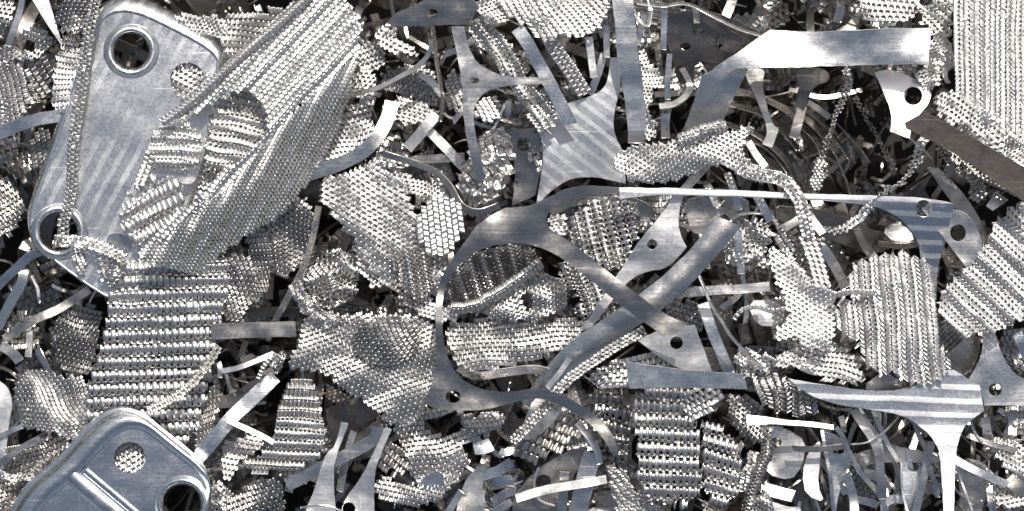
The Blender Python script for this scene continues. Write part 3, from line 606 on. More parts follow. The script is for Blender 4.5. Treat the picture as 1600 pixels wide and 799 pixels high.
fin_strand('chain-like fin strand hanging from the brown bar end down to the left', [(1452, 208, 12), (1440, 226, 16), (1430, 256, 18), (1412, 284, 20), (1380, 306, 20), (1340, 342, 20), (1312, 358, 18), (1284, 354, 16)], 15, p=8, rows=2, h=4.5, twist=260, wob=3, mat='finw')
fin_strand('upright chain-like fin strand below the bright strip', [(1318, 108, -30), (1326, 130, -24), (1310, 176, -18), (1292, 232, -18), (1278, 264, -20)], 13, p=7, rows=2, h=4.5, twist=160, wob=4)
fin('small fin leaf at the foot of the upright chain strand', [(1274, 256), (1288, 250), (1292, 276), (1276, 302), (1262, 290)], -60, 7, 7, -22, h=4)
fin_strand('dim chain-like fin strand in the dark below the bright strip', [(1334, 152, -70), (1350, 180, -66), (1368, 214, -68), (1400, 268, -80)], 10, p=8, rows=2, h=4, twist=200, wob=4, mat='find')
fin_strand('flat braided fin strand lying along the long curved strip', [(1008, 516, 36), (970, 538, 36), (920, 570, 34), (880, 602, 32), (850, 640, 28), (812, 680, 20), (800, 690, 16)], 17, p=7, rows=3, h=3.5, mat='find', roll=15, wob=2)
fin_strand('rolled fin strand at the bottom right of the blocky sheets', [(1204, 688, 4), (1192, 720, 8), (1176, 760, 8), (1160, 806, 4)], 20, p=6, rows=3, h=4, gut=7, twist=60, wob=3, mat='find')
fin_strand('short fin strand beside the rolled strand at the bottom', [(1180, 706, -10), (1166, 740, -6), (1160, 770, -10)], 16, p=7, rows=2, h=4.5, wob=4)
fin('lumpy fin scrap at the bottom edge right of the rolled strand', [(1178, 774), (1200, 764), (1210, 812), (1170, 812)], 30, 8, 8, -16, h=5, nz=9, ns=20)
fin_strand('thin looping foil thread below the short flat strip', [(1146, 500, 4), (1160, 484, 10), (1184, 480, 12), (1206, 486, 10), (1228, 482, 8)], 8, p=8, rows=1, h=7)
fin_strand('tiny foil spring at the left of the large fine sheet', [(404, 592, 6), (412, 574, 10), (424, 558, 12)], 8, p=6, rows=1, h=8, mat='finw')
fin('fin tuft at the left tip of the large fine sheet', [(420, 558), (436, 546), (450, 560), (440, 584), (424, 578)], 30, 7, 7, 6, h=5, nz=8, ns=16)
fin('bright fin scrap at the right edge near the bottom', [(1546, 690), (1570, 680), (1612, 700), (1612, 752), (1588, 748), (1556, 720)], 30, 9, 8.5, -36, (0, .25), h=5, nz=9, ns=26, mat='finw')
fin('fin strip with square teeth at the bottom right corner', [(1548, 772), (1592, 766), (1612, 770), (1612, 790), (1556, 792)], -6, 11, 10, -30, (0, .25), h=5, mat='finw', prof='wave', skew=.6)
fin('fin scrap seen above the tall column of the tee plate', [(1560, 684), (1592, 680), (1600, 694), (1572, 700)], 10, 9, 8, -70, (0, .1), h=5)
fin('dark fin sheet under the long curved strip right of centre', [(1032, 470), (1090, 468), (1110, 500), (1096, 520), (1040, 500)], 20, 10, 9, -50, h=4.5, mat='find')

# ------------------------------------------------------------------ stamped plates
plate('big three-armed grey skeleton plate looping across the centre of the heap',
    [(745, 352, 1), (768, 336), (790, 325, 1), (830, 322), (858, 308), (884, 294), (920, 289), (966, 293, 1), (969, 303, 1), (930, 302), (896, 306), (866, 322), (852, 340), (856, 356), (880, 370), (930, 408), (990, 456), (1040, 492), (1074, 506, 1), (1066, 520), (1036, 526, 1), (1014, 509), (966, 475), (914, 430), (868, 396), (826, 381), (786, 380), (742, 392), (712, 418), (694, 450), (690, 490), (693, 540), (706, 576), (730, 600), (764, 612), (800, 613), (836, 606), (876, 615), (920, 640), (948, 664), (964, 692), (966, 712, 1), (957, 712, 1), (944, 686), (918, 658), (876, 632), (840, 621), (806, 628), (764, 640), (712, 643), (676, 638), (661, 627, 1), (672, 606), (682, 576), (681, 530), (680, 480), (685, 444), (702, 412), (724, 380)],
    62, (.03, -.10), [(708, 620, 12, 10)], t=3, mat='steel', nz=7, ns=70, grid=9)
plate('small three-armed grey plate with upright leg left of top centre',
    [(705, 42, 1), (725, 42, 1), (732, 76), (748, 102), (780, 118), (812, 122), (863, 121, 1), (863, 131, 1), (812, 132), (776, 136), (752, 148), (740, 168), (740, 196), (750, 236), (758, 281, 1), (745, 284, 1), (732, 232), (724, 186), (722, 130), (714, 84)],
    24, (.02, -.05), [(741, 126, 8, 5)], t=4, mat='satin', nz=3, extra=lambda x, y: -26 * max(0, (y - 190) / 90) ** 2 * .6)
plate('thick dark plate with one hole at the top edge', [(600, 42, 1), (616, 20), (652, 8), (676, -12), (735, -12, 1), (748, 12, 1), (733, 38, 1), (604, 43, 1)], 34, (0, -.20), [(675, 21, 9, 7)], t=9, mat='steel', nz=1.5)
plate('large bright star plate with faint bands behind the upright strip',
    [(966, 90, 1), (972, 130), (958, 180), (960, 212), (974, 236), (978, 288, 1), (930, 276), (896, 278), (864, 294), (836, 326, 1), (846, 276), (850, 236), (840, 196, 1), (884, 160), (930, 150), (950, 130), (953, 90, 1)],
    -40, (.05, -.06), mat='band', nz=4)
plate('very bright white plate with one hole under the brown bar', [(1366, 114, 1), (1386, 107), (1416, 118), (1446, 130), (1456, 142), (1452, 162), (1438, 178), (1424, 200), (1422, 218, 1), (1390, 206, 1), (1394, 182), (1384, 152)], 0, (-.05, 0.15), [(1427, 150, 14)], mat='white')
plate('long thin bar with an arched right end crossing the right half',
    [(967, 293, 1), (1060, 294), (1160, 297), (1240, 302), (1340, 305), (1440, 308), (1492, 318, 1), (1480, 370), (1464, 420), (1462, 500, 1), (1442, 500, 1), (1440, 404), (1432, 370), (1404, 338), (1366, 322), (1320, 316), (1240, 311), (1140, 307), (1060, 306), (1010, 306), (969, 312, 1)],
    22, (-.02, .01), [(1443, 326, 13)], mat='tee', t=5, nz=2, extra=lambda x, y: -max(0, (y - 320)) * .35)
plate('pointed grey plate with one hole right of the arched bar', [(1440, 327, 1), (1453, 315, 1), (1472, 326), (1504, 328), (1522, 346), (1536, 380), (1530, 402), (1512, 421, 1)], 10, (.05, .02), [(1497, 364, 12, 13)], mat='satin')
plate('grey strip plate slanting behind the pointed plate', [(1448, 262, 1), (1466, 262, 1), (1502, 296), (1538, 352), (1544, 382, 1), (1528, 376), (1488, 318)], -24, (-.1, 0), mat='steel')
plate('scuffed dark brown bar over the white plate at the right edge', [(1414, 192, 1), (1442, 176, 1), (1468, 186), (1540, 226), (1615, 270, 1), (1615, 326, 1), (1552, 282), (1480, 232), (1416, 202, 1)], 62, (.02, -.12), mat='brown', t=6, nz=2, rnd=1)
e = empty('folded_strip', P(1250, 110, 10)); tag(e, 'broad bright folded strip at the top right', 'strip', 'loose strips and slivers in the heap')
plate('', [(1204, 46, 1), (1260, 50), (1330, 47), (1400, 44), (1456, 44, 1), (1451, 101, 1), (1380, 101), (1300, 104), (1230, 106), (1112, 109, 1)], 44, (-.03, 0.05), t=2.5, mat='alu', nz=6, ns=70, name='long_leg', parent=e, extra=lambda x, y: .12 * (y - 75) * math.sin((x - 1190) / 34))
plate('', [(1096, 118, 1), (1118, 107, 1), (1170, 106, 1), (1150, 146), (1126, 196, 1), (1066, 206, 1), (1084, 160)], 8, (.25, .0), t=2.5, mat='alu', nz=3, name='short_leg', parent=e, extra=lambda x, y: -max(0, y - 120) * .4)
plate('pale plate with small hole and long tail right of centre', [(1052, 308, 1), (1068, 304, 1), (1060, 336), (1062, 366), (1074, 386, 1), (1044, 420), (1012, 424), (986, 436), (962, 462), (924, 514, 1), (906, 516, 1), (936, 474), (966, 426), (1000, 374), (1034, 334)], 8, (.02, -.02), [(1019, 382, 8)], mat='white')
plate('pale holed plate under the end of the long skeleton arm', [(996, 532, 1), (1036, 512), (1086, 508, 1), (1096, 536), (1112, 580, 1), (1062, 578), (1026, 556)], -6, (0, -.03), [(1057, 536, 10)], mat='white')
plate('short blue-grey bar lying on the large blocky sheet', [(979, 565, 1), (1060, 577), (1160, 584, 1), (1169, 609, 1), (1080, 606), (982, 608, 1)], 44, (.0, -.02), mat='cool2', t=4, nz=2)
plate('banded tee plate with a broad head at the lower right',
    [(1232, 592, 1), (1262, 597), (1330, 608), (1392, 612), (1440, 602), (1484, 574), (1500, 584), (1532, 603, 1), (1538, 643, 1), (1512, 660), (1500, 680), (1493, 712), (1491, 812, 1), (1474, 812, 1), (1470, 716), (1460, 688), (1436, 664), (1404, 648), (1360, 640), (1300, 632), (1256, 614)],
    26, (.02, .03), mat='tee', t=4, nz=2, extra=lambda x, y: (y - 665) * .18 if y > 665 else 0)
plate('pale concave plate with one hole at the right edge below the woven sheet', [(1533, 500, 1), (1556, 520), (1566, 556), (1584, 584), (1615, 600, 1), (1615, 634, 1), (1538, 634, 1), (1532, 606), (1512, 594, 1), (1530, 566), (1537, 530)], -14, (.03, -.02), [(1555, 609, 10)], mat='alu')
plate('forked white plate, left prong, at the bottom edge', [(533, 660, 1), (545, 662, 1), (528, 706), (520, 740), (526, 812, 1), (472, 812, 1), (494, 756), (510, 704), (522, 700)], 18, (.05, 0.05), mat='white')
plate('forked white plate with hole, right prong, at the bottom edge', [(602, 667, 1), (612, 671, 1), (592, 716), (584, 750), (586, 812, 1), (528, 812, 1), (538, 780), (564, 748), (584, 706)], 24, (.05, 0.05), [(545, 795, 10)], mat='white')
plate('large dark bent plate with holes at the top right of centre', [(1032, 34, 1), (1062, 16), (1104, 16), (1150, 30), (1196, 56, 1), (1150, 86), (1116, 100), (1092, 96), (1080, 112), (1072, 134), (1058, 128), (1050, 90)], -44, (.0, -.18), [(1071, 73, 8, 6), (1091, 50, 9, 5)], mat='dark', nz=5)
plate('round dark disc lying on the bent dark plate', disc(1140, 66, 21, 17), -30, (0, -.12), mat='dark', nz=1)
fin('crumpled shiny foil behind the leg of the small three-armed plate', [(735, 236), (768, 200), (798, 208), (808, 250), (788, 300), (752, 330), (718, 316), (712, 280)], 60, 12, 12, -70, (-.1, -.05), h=1.6, prof='wave', nz=16, ns=24, warp=8, ws=30, mat='fin')
plate('grey plate wedge left of the bright star plate', [(798, 204, 1), (842, 200, 1), (848, 250), (836, 306, 1), (800, 322, 1), (806, 270), (800, 236)], -70, (.15, -.1), [(818, 226, 11)], mat='steel', nz=4)
plate('wide grey plate under the upper arm of the skeleton plate', [(846, 312), (880, 300), (950, 300), (1000, 310), (1030, 334), (1006, 352), (960, 318), (900, 320), (860, 340)], -40, (0, -.1), mat='steel')
plate('grey plate behind the pale tailed plate', [(1066, 314), (1098, 304), (1170, 306), (1172, 340), (1150, 352), (1128, 330), (1100, 366), (1080, 366)], -46, (0, -.05), [(1124, 318, 9, 8)], mat='steel')
plate('pale plate edge at the left border above the corner plate', [(-12, 590, 1), (10, 600), (22, 626), (14, 664), (10, 700), (4, 740), (-12, 740, 1)], -24, (.1, 0.11), mat='white')
plate('grey fork plate with hooked end left of the blue strip', [(282, 634, 1), (302, 614, 1), (322, 614), (340, 622), (372, 610), (400, 590), (420, 596), (390, 630), (352, 640), (330, 636), (312, 626), (296, 632)], -16, (0, -.05), mat='dark')
plate('brown plate corner beside the fork plate', [(380, 608), (420, 570), (432, 580), (426, 610), (408, 632), (392, 626)], -30, (0, .05), mat='brown')
plate('brown-tinted plate below the hooked strip', [(376, 562), (396, 548), (398, 566), (376, 580)], -20, (0, 0.05), mat='brown')
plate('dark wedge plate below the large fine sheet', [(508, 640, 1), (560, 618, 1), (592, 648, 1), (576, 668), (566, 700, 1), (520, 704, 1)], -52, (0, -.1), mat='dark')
strip('grey curved strip under the loop of the skeleton plate', [(716, 574, -10), (744, 588, -2), (790, 582, 0), (840, 578, -4), (872, 590, -16)], 14, 'satin', roll=-12)
plate('crinkled translucent-looking grey plate below the pale sliver', [(818, 660), (834, 620), (866, 610), (884, 624), (872, 654), (840, 684), (816, 690)], -6, (.1, .05), mat='satin', nz=8, ns=24)
plate('grey pointed plate beside the braided strand', [(876, 624), (900, 602), (910, 640), (940, 656), (930, 664), (900, 648)], -14, (0, .05), mat='steel')
plate('grey ring plate with hole at the bottom centre', [(802, 774), (836, 736), (880, 706), (920, 694), (914, 720), (890, 752), (882, 812), (800, 812)], -34, (.05, -.02), [(849, 754, 12)], mat='steel', nz=4)
plate('shiny pointed plate right of the scrolled band at the bottom', [(716, 776), (734, 738), (766, 720), (752, 752), (760, 790), (746, 812), (712, 812)], -20, (.15, .02), mat='satin', nz=4)
plate('pale curved fin blade at the bottom right of centre', [(1252, 740), (1262, 706), (1284, 684), (1282, 720), (1278, 760), (1290, 786), (1260, 776)], -24, (0, 0.12), mat='white')
plate('grey plate with one hole under the white sliver', [(1190, 664), (1226, 668), (1262, 690), (1254, 730), (1236, 752), (1196, 742), (1188, 700)], -34, (0, .02), [(1212, 692, 9, 8)], mat='satin')
plate('narrow triangular plate with hole right of the blade', [(1284, 674, 1), (1310, 680), (1336, 706), (1312, 764), (1304, 812, 1), (1298, 740)], -30, (0, .02), [(1310, 704, 9, 6)], mat='cool2')
plate('blue-grey triangular plate at the bottom right', [(1408, 722, 1), (1446, 724), (1440, 760), (1428, 812, 1), (1414, 812, 1)], -34, (0, .05), [(1427, 730, 9, 7)], mat='cool2')
plate('grey bridge plate behind the narrow strips at the lower right', [(1330, 712), (1370, 698), (1420, 700), (1470, 712), (1466, 726), (1410, 722), (1366, 724), (1332, 734)], -58, (0, .02), mat='satin')
plate('dark tapered plate right of the tee column', [(1494, 720), (1520, 716), (1548, 730), (1540, 780), (1530, 812), (1504, 812)], -50, (0, -.03), [(1514, 732, 9, 6)], mat='steel')
plate('curved grey plate at the right edge behind the concave plate', [(1478, 560), (1498, 534), (1530, 520), (1532, 552), (1512, 590), (1490, 580)], -50, (0, 0), mat='steel')
plate('dark triangular plate tip under the zigzag sheet', [(1344, 606), (1380, 580), (1410, 598), (1424, 608), (1380, 614)], 2, (0, -.1), mat='steel')
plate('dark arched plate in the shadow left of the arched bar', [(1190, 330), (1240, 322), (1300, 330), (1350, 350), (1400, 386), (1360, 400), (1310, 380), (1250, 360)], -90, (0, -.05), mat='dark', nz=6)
plate('bright curved blade glinting under the arched bar', [(1376, 360), (1400, 346), (1424, 360), (1430, 380), (1396, 380)], -66, (0, 0.03), mat='alu')
plate('blunt pale plate below the star fin scrap tail', [(1166, 470), (1210, 468), (1228, 484), (1220, 510), (1180, 510)], -40, (0, 0.05), mat='alu')
plate('shaded plate corner at the top right beside the woven sheet', [(1456, 54), (1472, 50), (1490, 74), (1490, 130), (1474, 132), (1470, 90)], -26, (.1, -.05), [(1487, 117, 6, 12)], mat='satin')
plate('small bright tab below the brown bar', [(1540, 322, 1), (1556, 300, 1), (1576, 312, 1), (1552, 330, 1)], -10, (.1, 0.12), mat='alu', rnd=1)
plate('grey blob plate left of the top dark plate', [(968, 60), (985, 54), (1000, 66), (990, 92), (972, 90)], -60, (0, 0), mat='steel')
plate('pale disc stuck on the scrolled fin band at the bottom', disc(676, 752, 20, 13, -20), 8, (0, -.02), mat='cool2')
plate('small blue-grey disc on the lower pressed plate', disc(186, 378, 20, 14, 10), 10, (0, .0), mat='cool2')
plate('small pale disc beside the round fin disc', disc(291, 278, 15, 10), 12, (0, 0.05), mat='satin')

# ------------------------------------------------------------------ strips
T = strip
T('long grey gutter-shaped strip slanting down from right of centre', [(1140, 346, 44), (1090, 404, 42), (1030, 462, 38), (970, 504, 30), (910, 544, 16), (866, 588, -2), (830, 640, -20)], 38, 'satin', gut=7, roll=4, cut0=-6)
T('upright strip bent at its middle at the top centre', [(972, -12, 16, 33), (977, 40, 14, 33), (982, 86, 8, 33), (988, 130, -2, 33), (994, 180, -10, 30), (994, 224, -16, 26)], 32, 'alu', roll=0)
T('blue-grey strip crossing behind the end of the three-armed plate', [(808, 44, 14), (828, 74, 10), (858, 128, 2), (892, 194, -8)], 21, 'cool2', roll=8, cut1=4)
T('curved blue-grey strip entering from the left edge', [(-10, 212, -16), (30, 196, -10), (62, 186, -8), (98, 180, -10)], 20, 'cool2', roll=0)
T('short pale strip at the top left corner', [(36, -10, -16), (28, 26, -16), (13, 72, -22)], 11, 'alu', roll=10)
T('white spike pointing down at the top left', [(58, -12, 4, 26), (74, 22, 2, 18), (96, 70, -4, 3)], 16, 'white', roll=18)
T('grey bar end lying against the wide grey sheet', [(330, 520, 14), (380, 517, 16), (462, 514, 18)], 24, 'steel', t=5)
T('blue strip running up from the corner plate', [(304, 722, 10), (336, 684, 12), (372, 644, 8), (430, 588, -6)], 23, 'cool2', roll=6)
T('thin white sliver across the blue strip', [(355, 656, 24), (390, 672, 20), (428, 692, 14)], 9, 'white', roll=25)
T('bent grey strip with upturned tip below the large fine sheet', [(589, 668, 28), (586, 684, 20), (560, 702, 12), (520, 722, 8), (448, 758, -2)], 20, 'satin', roll=0)
T('pale thin prong standing behind the forked plate', [(552, 674, -10), (542, 710, -14), (530, 768, -20)], 12, 'alu', roll=12)
T('white sliver right of the scrolled band at the bottom', [(720, 768, 16), (706, 790, 10), (694, 812, 4)], 11, 'white', roll=20)
T('level strip of the bottom centre cross', [(806, 779, 22), (860, 765, 20), (948, 749, 14)], 14, 'satin', roll=10)
T('upright strip of the bottom centre cross', [(926, 708, 8), (914, 752, 4), (900, 812, 0)], 28, 'alu', roll=0)
T('narrow upright strip left of the bottom centre cross', [(882, 738, 4), (880, 770, 0), (876, 812, -6)], 15, 'satin', roll=0)
T('curved bright sliver above the bottom centre cross', [(902, 660, 20), (920, 682, 22), (934, 706, 18), (937, 726, 10)], 11, 'alu', roll=15)
T('short white sliver beside the braided strand', [(889, 560, 42), (874, 582, 40), (856, 606, 36)], 9, 'white', roll=20)
T('white sliver over the shadowed fin bunch', [(1167, 656, 30, 18), (1200, 657, 28, 12), (1240, 661, 22, 9), (1303, 667, 12, 9)], 12, 'white', roll=25)
T('bent strip dropping from the white sliver end', [(1306, 668, 4), (1316, 680, 0), (1326, 704, -8), (1346, 740, -14), (1372, 770, -18), (1390, 812, -22)], 8, 'satin', roll=10)
T('short level strip pointing right, below the gutter strip', [(1056, 458, 4), (1100, 455, 14), (1150, 452, 20), (1203, 447, 24)], 15, 'satin', roll=6)
T('thin bright wire-like strip curling down right of centre', [(1092, 428, 30), (1106, 462, 34), (1128, 500, 34), (1152, 534, 28), (1196, 578, 18)], 7, 'alu', roll=55)
T('blue leg strip below the short level strip', [(1098, 474, -30), (1110, 510, -24), (1130, 560, -24), (1140, 582, -28)], 18, 'cool2', roll=0)
T('thin grey ribbon along the right of the gap left of top centre', [(676, 40, -20), (682, 90, -22), (690, 140, -24), (686, 190, -34)], 8, 'steel', roll=50)
T('curved grey ribbon swinging left from the thick top plate', [(672, 50, -26), (672, 78, -24), (650, 106, -24), (610, 128, -22), (560, 146, -22), (528, 150, -26)], 10, 'satin', roll=40)
T('wide ribbon curving down from the upper gap to the broad sheet', [(612, 158, -30), (604, 190, -22), (580, 226, -18), (540, 252, -20), (462, 278, -28)], 22, 'alu', roll=-4)
T('pale strip slanting in the upper gap', [(672, 206, -56), (700, 234, -56), (724, 262, -60)], 16, 'alu', roll=10)
T('curved ribbon folding along the broad diagonal sheet', [(598, 240, -4), (640, 254, -2), (676, 268, -4), (702, 290, -4), (722, 322, -2), (748, 332, -6), (780, 322, -12)], 12, 'steel', roll=-35)
T('small hooked wire in the upper gap', [(694, 176, -50), (702, 184, -50), (714, 184, -50), (724, 176, -52)], 5, 'alu', roll=45)
T('perforated narrow strip in the upper gap', [(682, 178, -44), (660, 206, -44), (636, 232, -48)], 18, 'finw', roll=0)
T('flat grey strip below the pale slanting strip', [(640, 252, -60), (680, 248, -58), (726, 246, -60)], 14, 'steel', roll=0)
T('pale upright sliver under the woven top sheet', [(920, 58, -10), (924, 90, -8), (928, 121, -10)], 12, 'white', roll=8)
T('pale leaning sliver right of the upright one', [(944, 84, -30), (934, 116, -34), (922, 148, -40)], 12, 'alu', roll=5)
T('short bright sliver near the upright strip', [(948, 40, -14), (948, 66, -16), (949, 90, -20)], 10, 'alu', roll=5)
T('grey loop strip at the top right of the upright strip', [(992, 14, -14), (1000, 34, -10), (1012, 40, -12), (1016, 16, -16), (1014, -12, -20)], 7, 'satin', roll=45)
T('bright short hanging strip below the loop', [(1008, 22, -26), (1002, 44, -28), (996, 70, -32)], 11, 'alu', roll=0)
T('blue hanging strip at the top right of centre', [(1038, 14, -12), (1037, 46, -14), (1036, 78, -18)], 10, 'cool2', roll=4)
T('second blue hanging strip below the first', [(1046, 84, -22), (1044, 120, -24), (1043, 156, -28)], 9, 'cool2', roll=4)
T('white curved stem below the blue hanging strips', [(1046, 158, -30), (1040, 186, -26), (1040, 216, -30)], 14, 'alu', roll=12)
T('hooked ribbon under the dark bent plate', [(1030, 166, -14), (1052, 162, -14), (1072, 148, -16), (1078, 128, -20), (1066, 106, -26)], 12, 'steel', roll=35)
T('grey ribbon edge arching over the dark bent plate', [(994, 4, -20), (1030, 8, -16), (1068, 6, -14), (1104, 20, -14), (1140, 38, -14), (1190, 54, -16)], 8, 'alu', roll=50)
T('small bright-tipped tab on the dark bent plate', [(1086, 10, -28), (1090, 36, -26)], 10, 'steel', roll=0, t=3)
T('dark tab strip at the top right above the bent plate', [(1148, -12, -20), (1142, 8, -18), (1134, 26, -16)], 15, 'steel', roll=0)
T('brown strip passing under the star-shaped scrap', [(1128, 236, 12), (1100, 260, 14), (1066, 300, 10), (1040, 330, 2)], 14, 'steel', roll=0)
# nested skeleton arcs in the dark hollow below the folded strip
for i, (x, y, rr, a0, a1, zz, rl) in enumerate([(1120, 330, 150, -75, -10, -70, 60), (1124, 336, 168, -72, -12, -84, 62), (1128, 340, 184, -70, -14, -76, 58), (1130, 344, 200, -66, -16, -92, 64), (1136, 350, 214, -64, -18, -82, 60), (1140, 352, 230, -60, -20, -98, 62), (1150, 360, 240, -58, -22, -90, 60), (1110, 330, 132, -80, -6, -88, 60), (1100, 326, 116, -80, -4, -80, 60), (1160, 330, 100, -84, -8, -66, 55), (1250, 20, 90, -70, 40, -84, 60), (1240, 40, 120, -80, 0, -92, 60)]):
    jr = random.Random(i * 3 + 1); x += jr.uniform(-22, 22); y += jr.uniform(-22, 22); rr *= jr.uniform(.85, 1.1); a0 += jr.uniform(-14, 14); a1 += jr.uniform(-22, 12); rl += jr.uniform(-25, 18)
    T('thin dark arc, one of the nested strips in the hollow below the folded strip' if i < 10 else 'thin dark arc in the shadow at the top edge, right of the bent plate',
      [(x + rr * math.cos(R(a0 + (a1 - a0) * k / 5)), y + rr * math.sin(R(a0 + (a1 - a0) * k / 5)), zz + 6 * math.sin(k)) for k in range(6)], 16, 'steel', roll=rl, name='nested_arc_strip',
      t=1.6, group='nested dark arcs in the hollow' if i < 10 else 'dark arcs at the top edge')
plate('dark forked tab plate with bright tip below the folded strip', [(1160, 106), (1198, 106), (1190, 130), (1200, 170), (1208, 198), (1220, 200), (1206, 232, 1), (1190, 226, 1), (1200, 206), (1184, 160), (1166, 124)], -46, (.05, .05), mat='satin', nz=3)
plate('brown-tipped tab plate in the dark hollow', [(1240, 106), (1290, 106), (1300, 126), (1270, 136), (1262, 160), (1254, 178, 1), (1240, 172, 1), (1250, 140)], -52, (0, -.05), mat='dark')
T('tilted tab with bright end in the dark hollow', [(1256, 160, -56), (1248, 186, -54), (1240, 216, -52)], 16, 'steel')
T('small tab near the rim of the dark hollow', [(1262, 160, -52), (1278, 170, -50), (1296, 184, -52)], 10, 'steel', roll=10)
T('short slat leaning below the star scrap tail', [(1168, 222, -30), (1182, 244, -28), (1196, 262, -26)], 12, 'satin', roll=5)
T('grey slat hanging below the long bar, left of three', [(1104, 288, -30), (1112, 304, -26), (1120, 322, -24)], 12, 'alu', roll=4)
T('blue slat hanging below the long bar, middle of three', [(1136, 270, -22), (1146, 296, -20), (1156, 328, -22)], 12, 'cool2', roll=4)
T('blue slat hanging below the long bar, right of three', [(1180, 300, -22), (1192, 324, -22), (1204, 346, -24)], 14, 'cool2', roll=4)
T('thin arched wire strip below the long bar', [(1138, 346, -8), (1150, 336, -6), (1170, 332, -6), (1192, 334, -8)], 6, 'satin', roll=55)
T('blue slat hanging beside the crumpled bright scrap', [(1154, 362, 10), (1156, 392, 10), (1158, 428, 6)], 12, 'cool2', roll=4)
T('grey strip leaning right of the flat fin strap', [(1284, 386, -30), (1300, 410, -34), (1322, 450, -40)], 16, 'alu', roll=2)
T('dark sloping strip in the hollow left of the arched bar', [(1338, 356, -60), (1352, 384, -60), (1370, 410, -64)], 14, 'steel', roll=25)
T('curved bright rim below the arched bar', [(1470, 384, -40), (1492, 404, -38), (1506, 426, -40), (1512, 450, -44)], 9, 'steel', roll=50)
T('small white tab right of the white plate', [(1432, 4, -20), (1444, 14, -18), (1456, 22, -20)], 5, 'white', roll=20)
# left, below the pressed plate
T('bent bright ribbon at the left edge below the pressed plate', [(-10, 456, -60), (20, 424, -46), (44, 402, -40), (66, 392, -44)], 15, 'alu', roll=-25)
T('glinting ribbon curving down at the left edge', [(-8, 516, -56), (18, 470, -44), (34, 438, -44), (36, 420, -50)], 18, 'satin', roll=20)
T('long grey strip slanting in the dark under the plate edge', [(6, 530, -50), (50, 502, -48), (96, 480, -52), (140, 452, -60)], 14, 'steel', roll=5)
T('small pale hook in the dark at the left', [(50, 430, -66), (60, 452, -62), (61, 474, -64)], 6, 'alu', roll=30)
T('pale block tab at the left edge', [(0, 540, -46), (18, 552, -44), (30, 566, -46)], 16, 'satin')
T('upright tab in the dark at the left', [(46, 516, -56), (45, 536, -54), (43, 558, -52)], 11, 'satin')
T('pale sliver pointing right above the corner plate', [(-6, 684, -18), (20, 672, -14), (36, 666, -14)], 8, 'alu', roll=10)
T('grey sliver slanting above the corner plate', [(-6, 728, -6), (28, 704, -2), (62, 684, 0)], 10, 'satin', roll=5)
T('curved pale strip below the fin tuft', [(346, 580, 10), (372, 574, 14), (400, 564, 14), (428, 554, 10)], 9, 'alu', roll=20)
T('white hook strip above the narrow ribbed piece', [(341, 566, 6), (344, 576, 10), (342, 590, 8)], 8, 'white', roll=10)
T('thin curved rod near the curved pale strip', [(354, 584, -18), (360, 604, -16), (370, 618, -18)], 6, 'satin', roll=45)
T('dark ribbon leaning against the shaded woven sheet', [(497, 322, -14), (488, 372, -16), (470, 424, -18), (440, 482, -24), (426, 510, -30)], 12, 'steel', roll=30)
T('long dark strip behind the forked plates', [(596, 664, -36), (560, 690, -40), (530, 740, -44)], 18, 'steel')
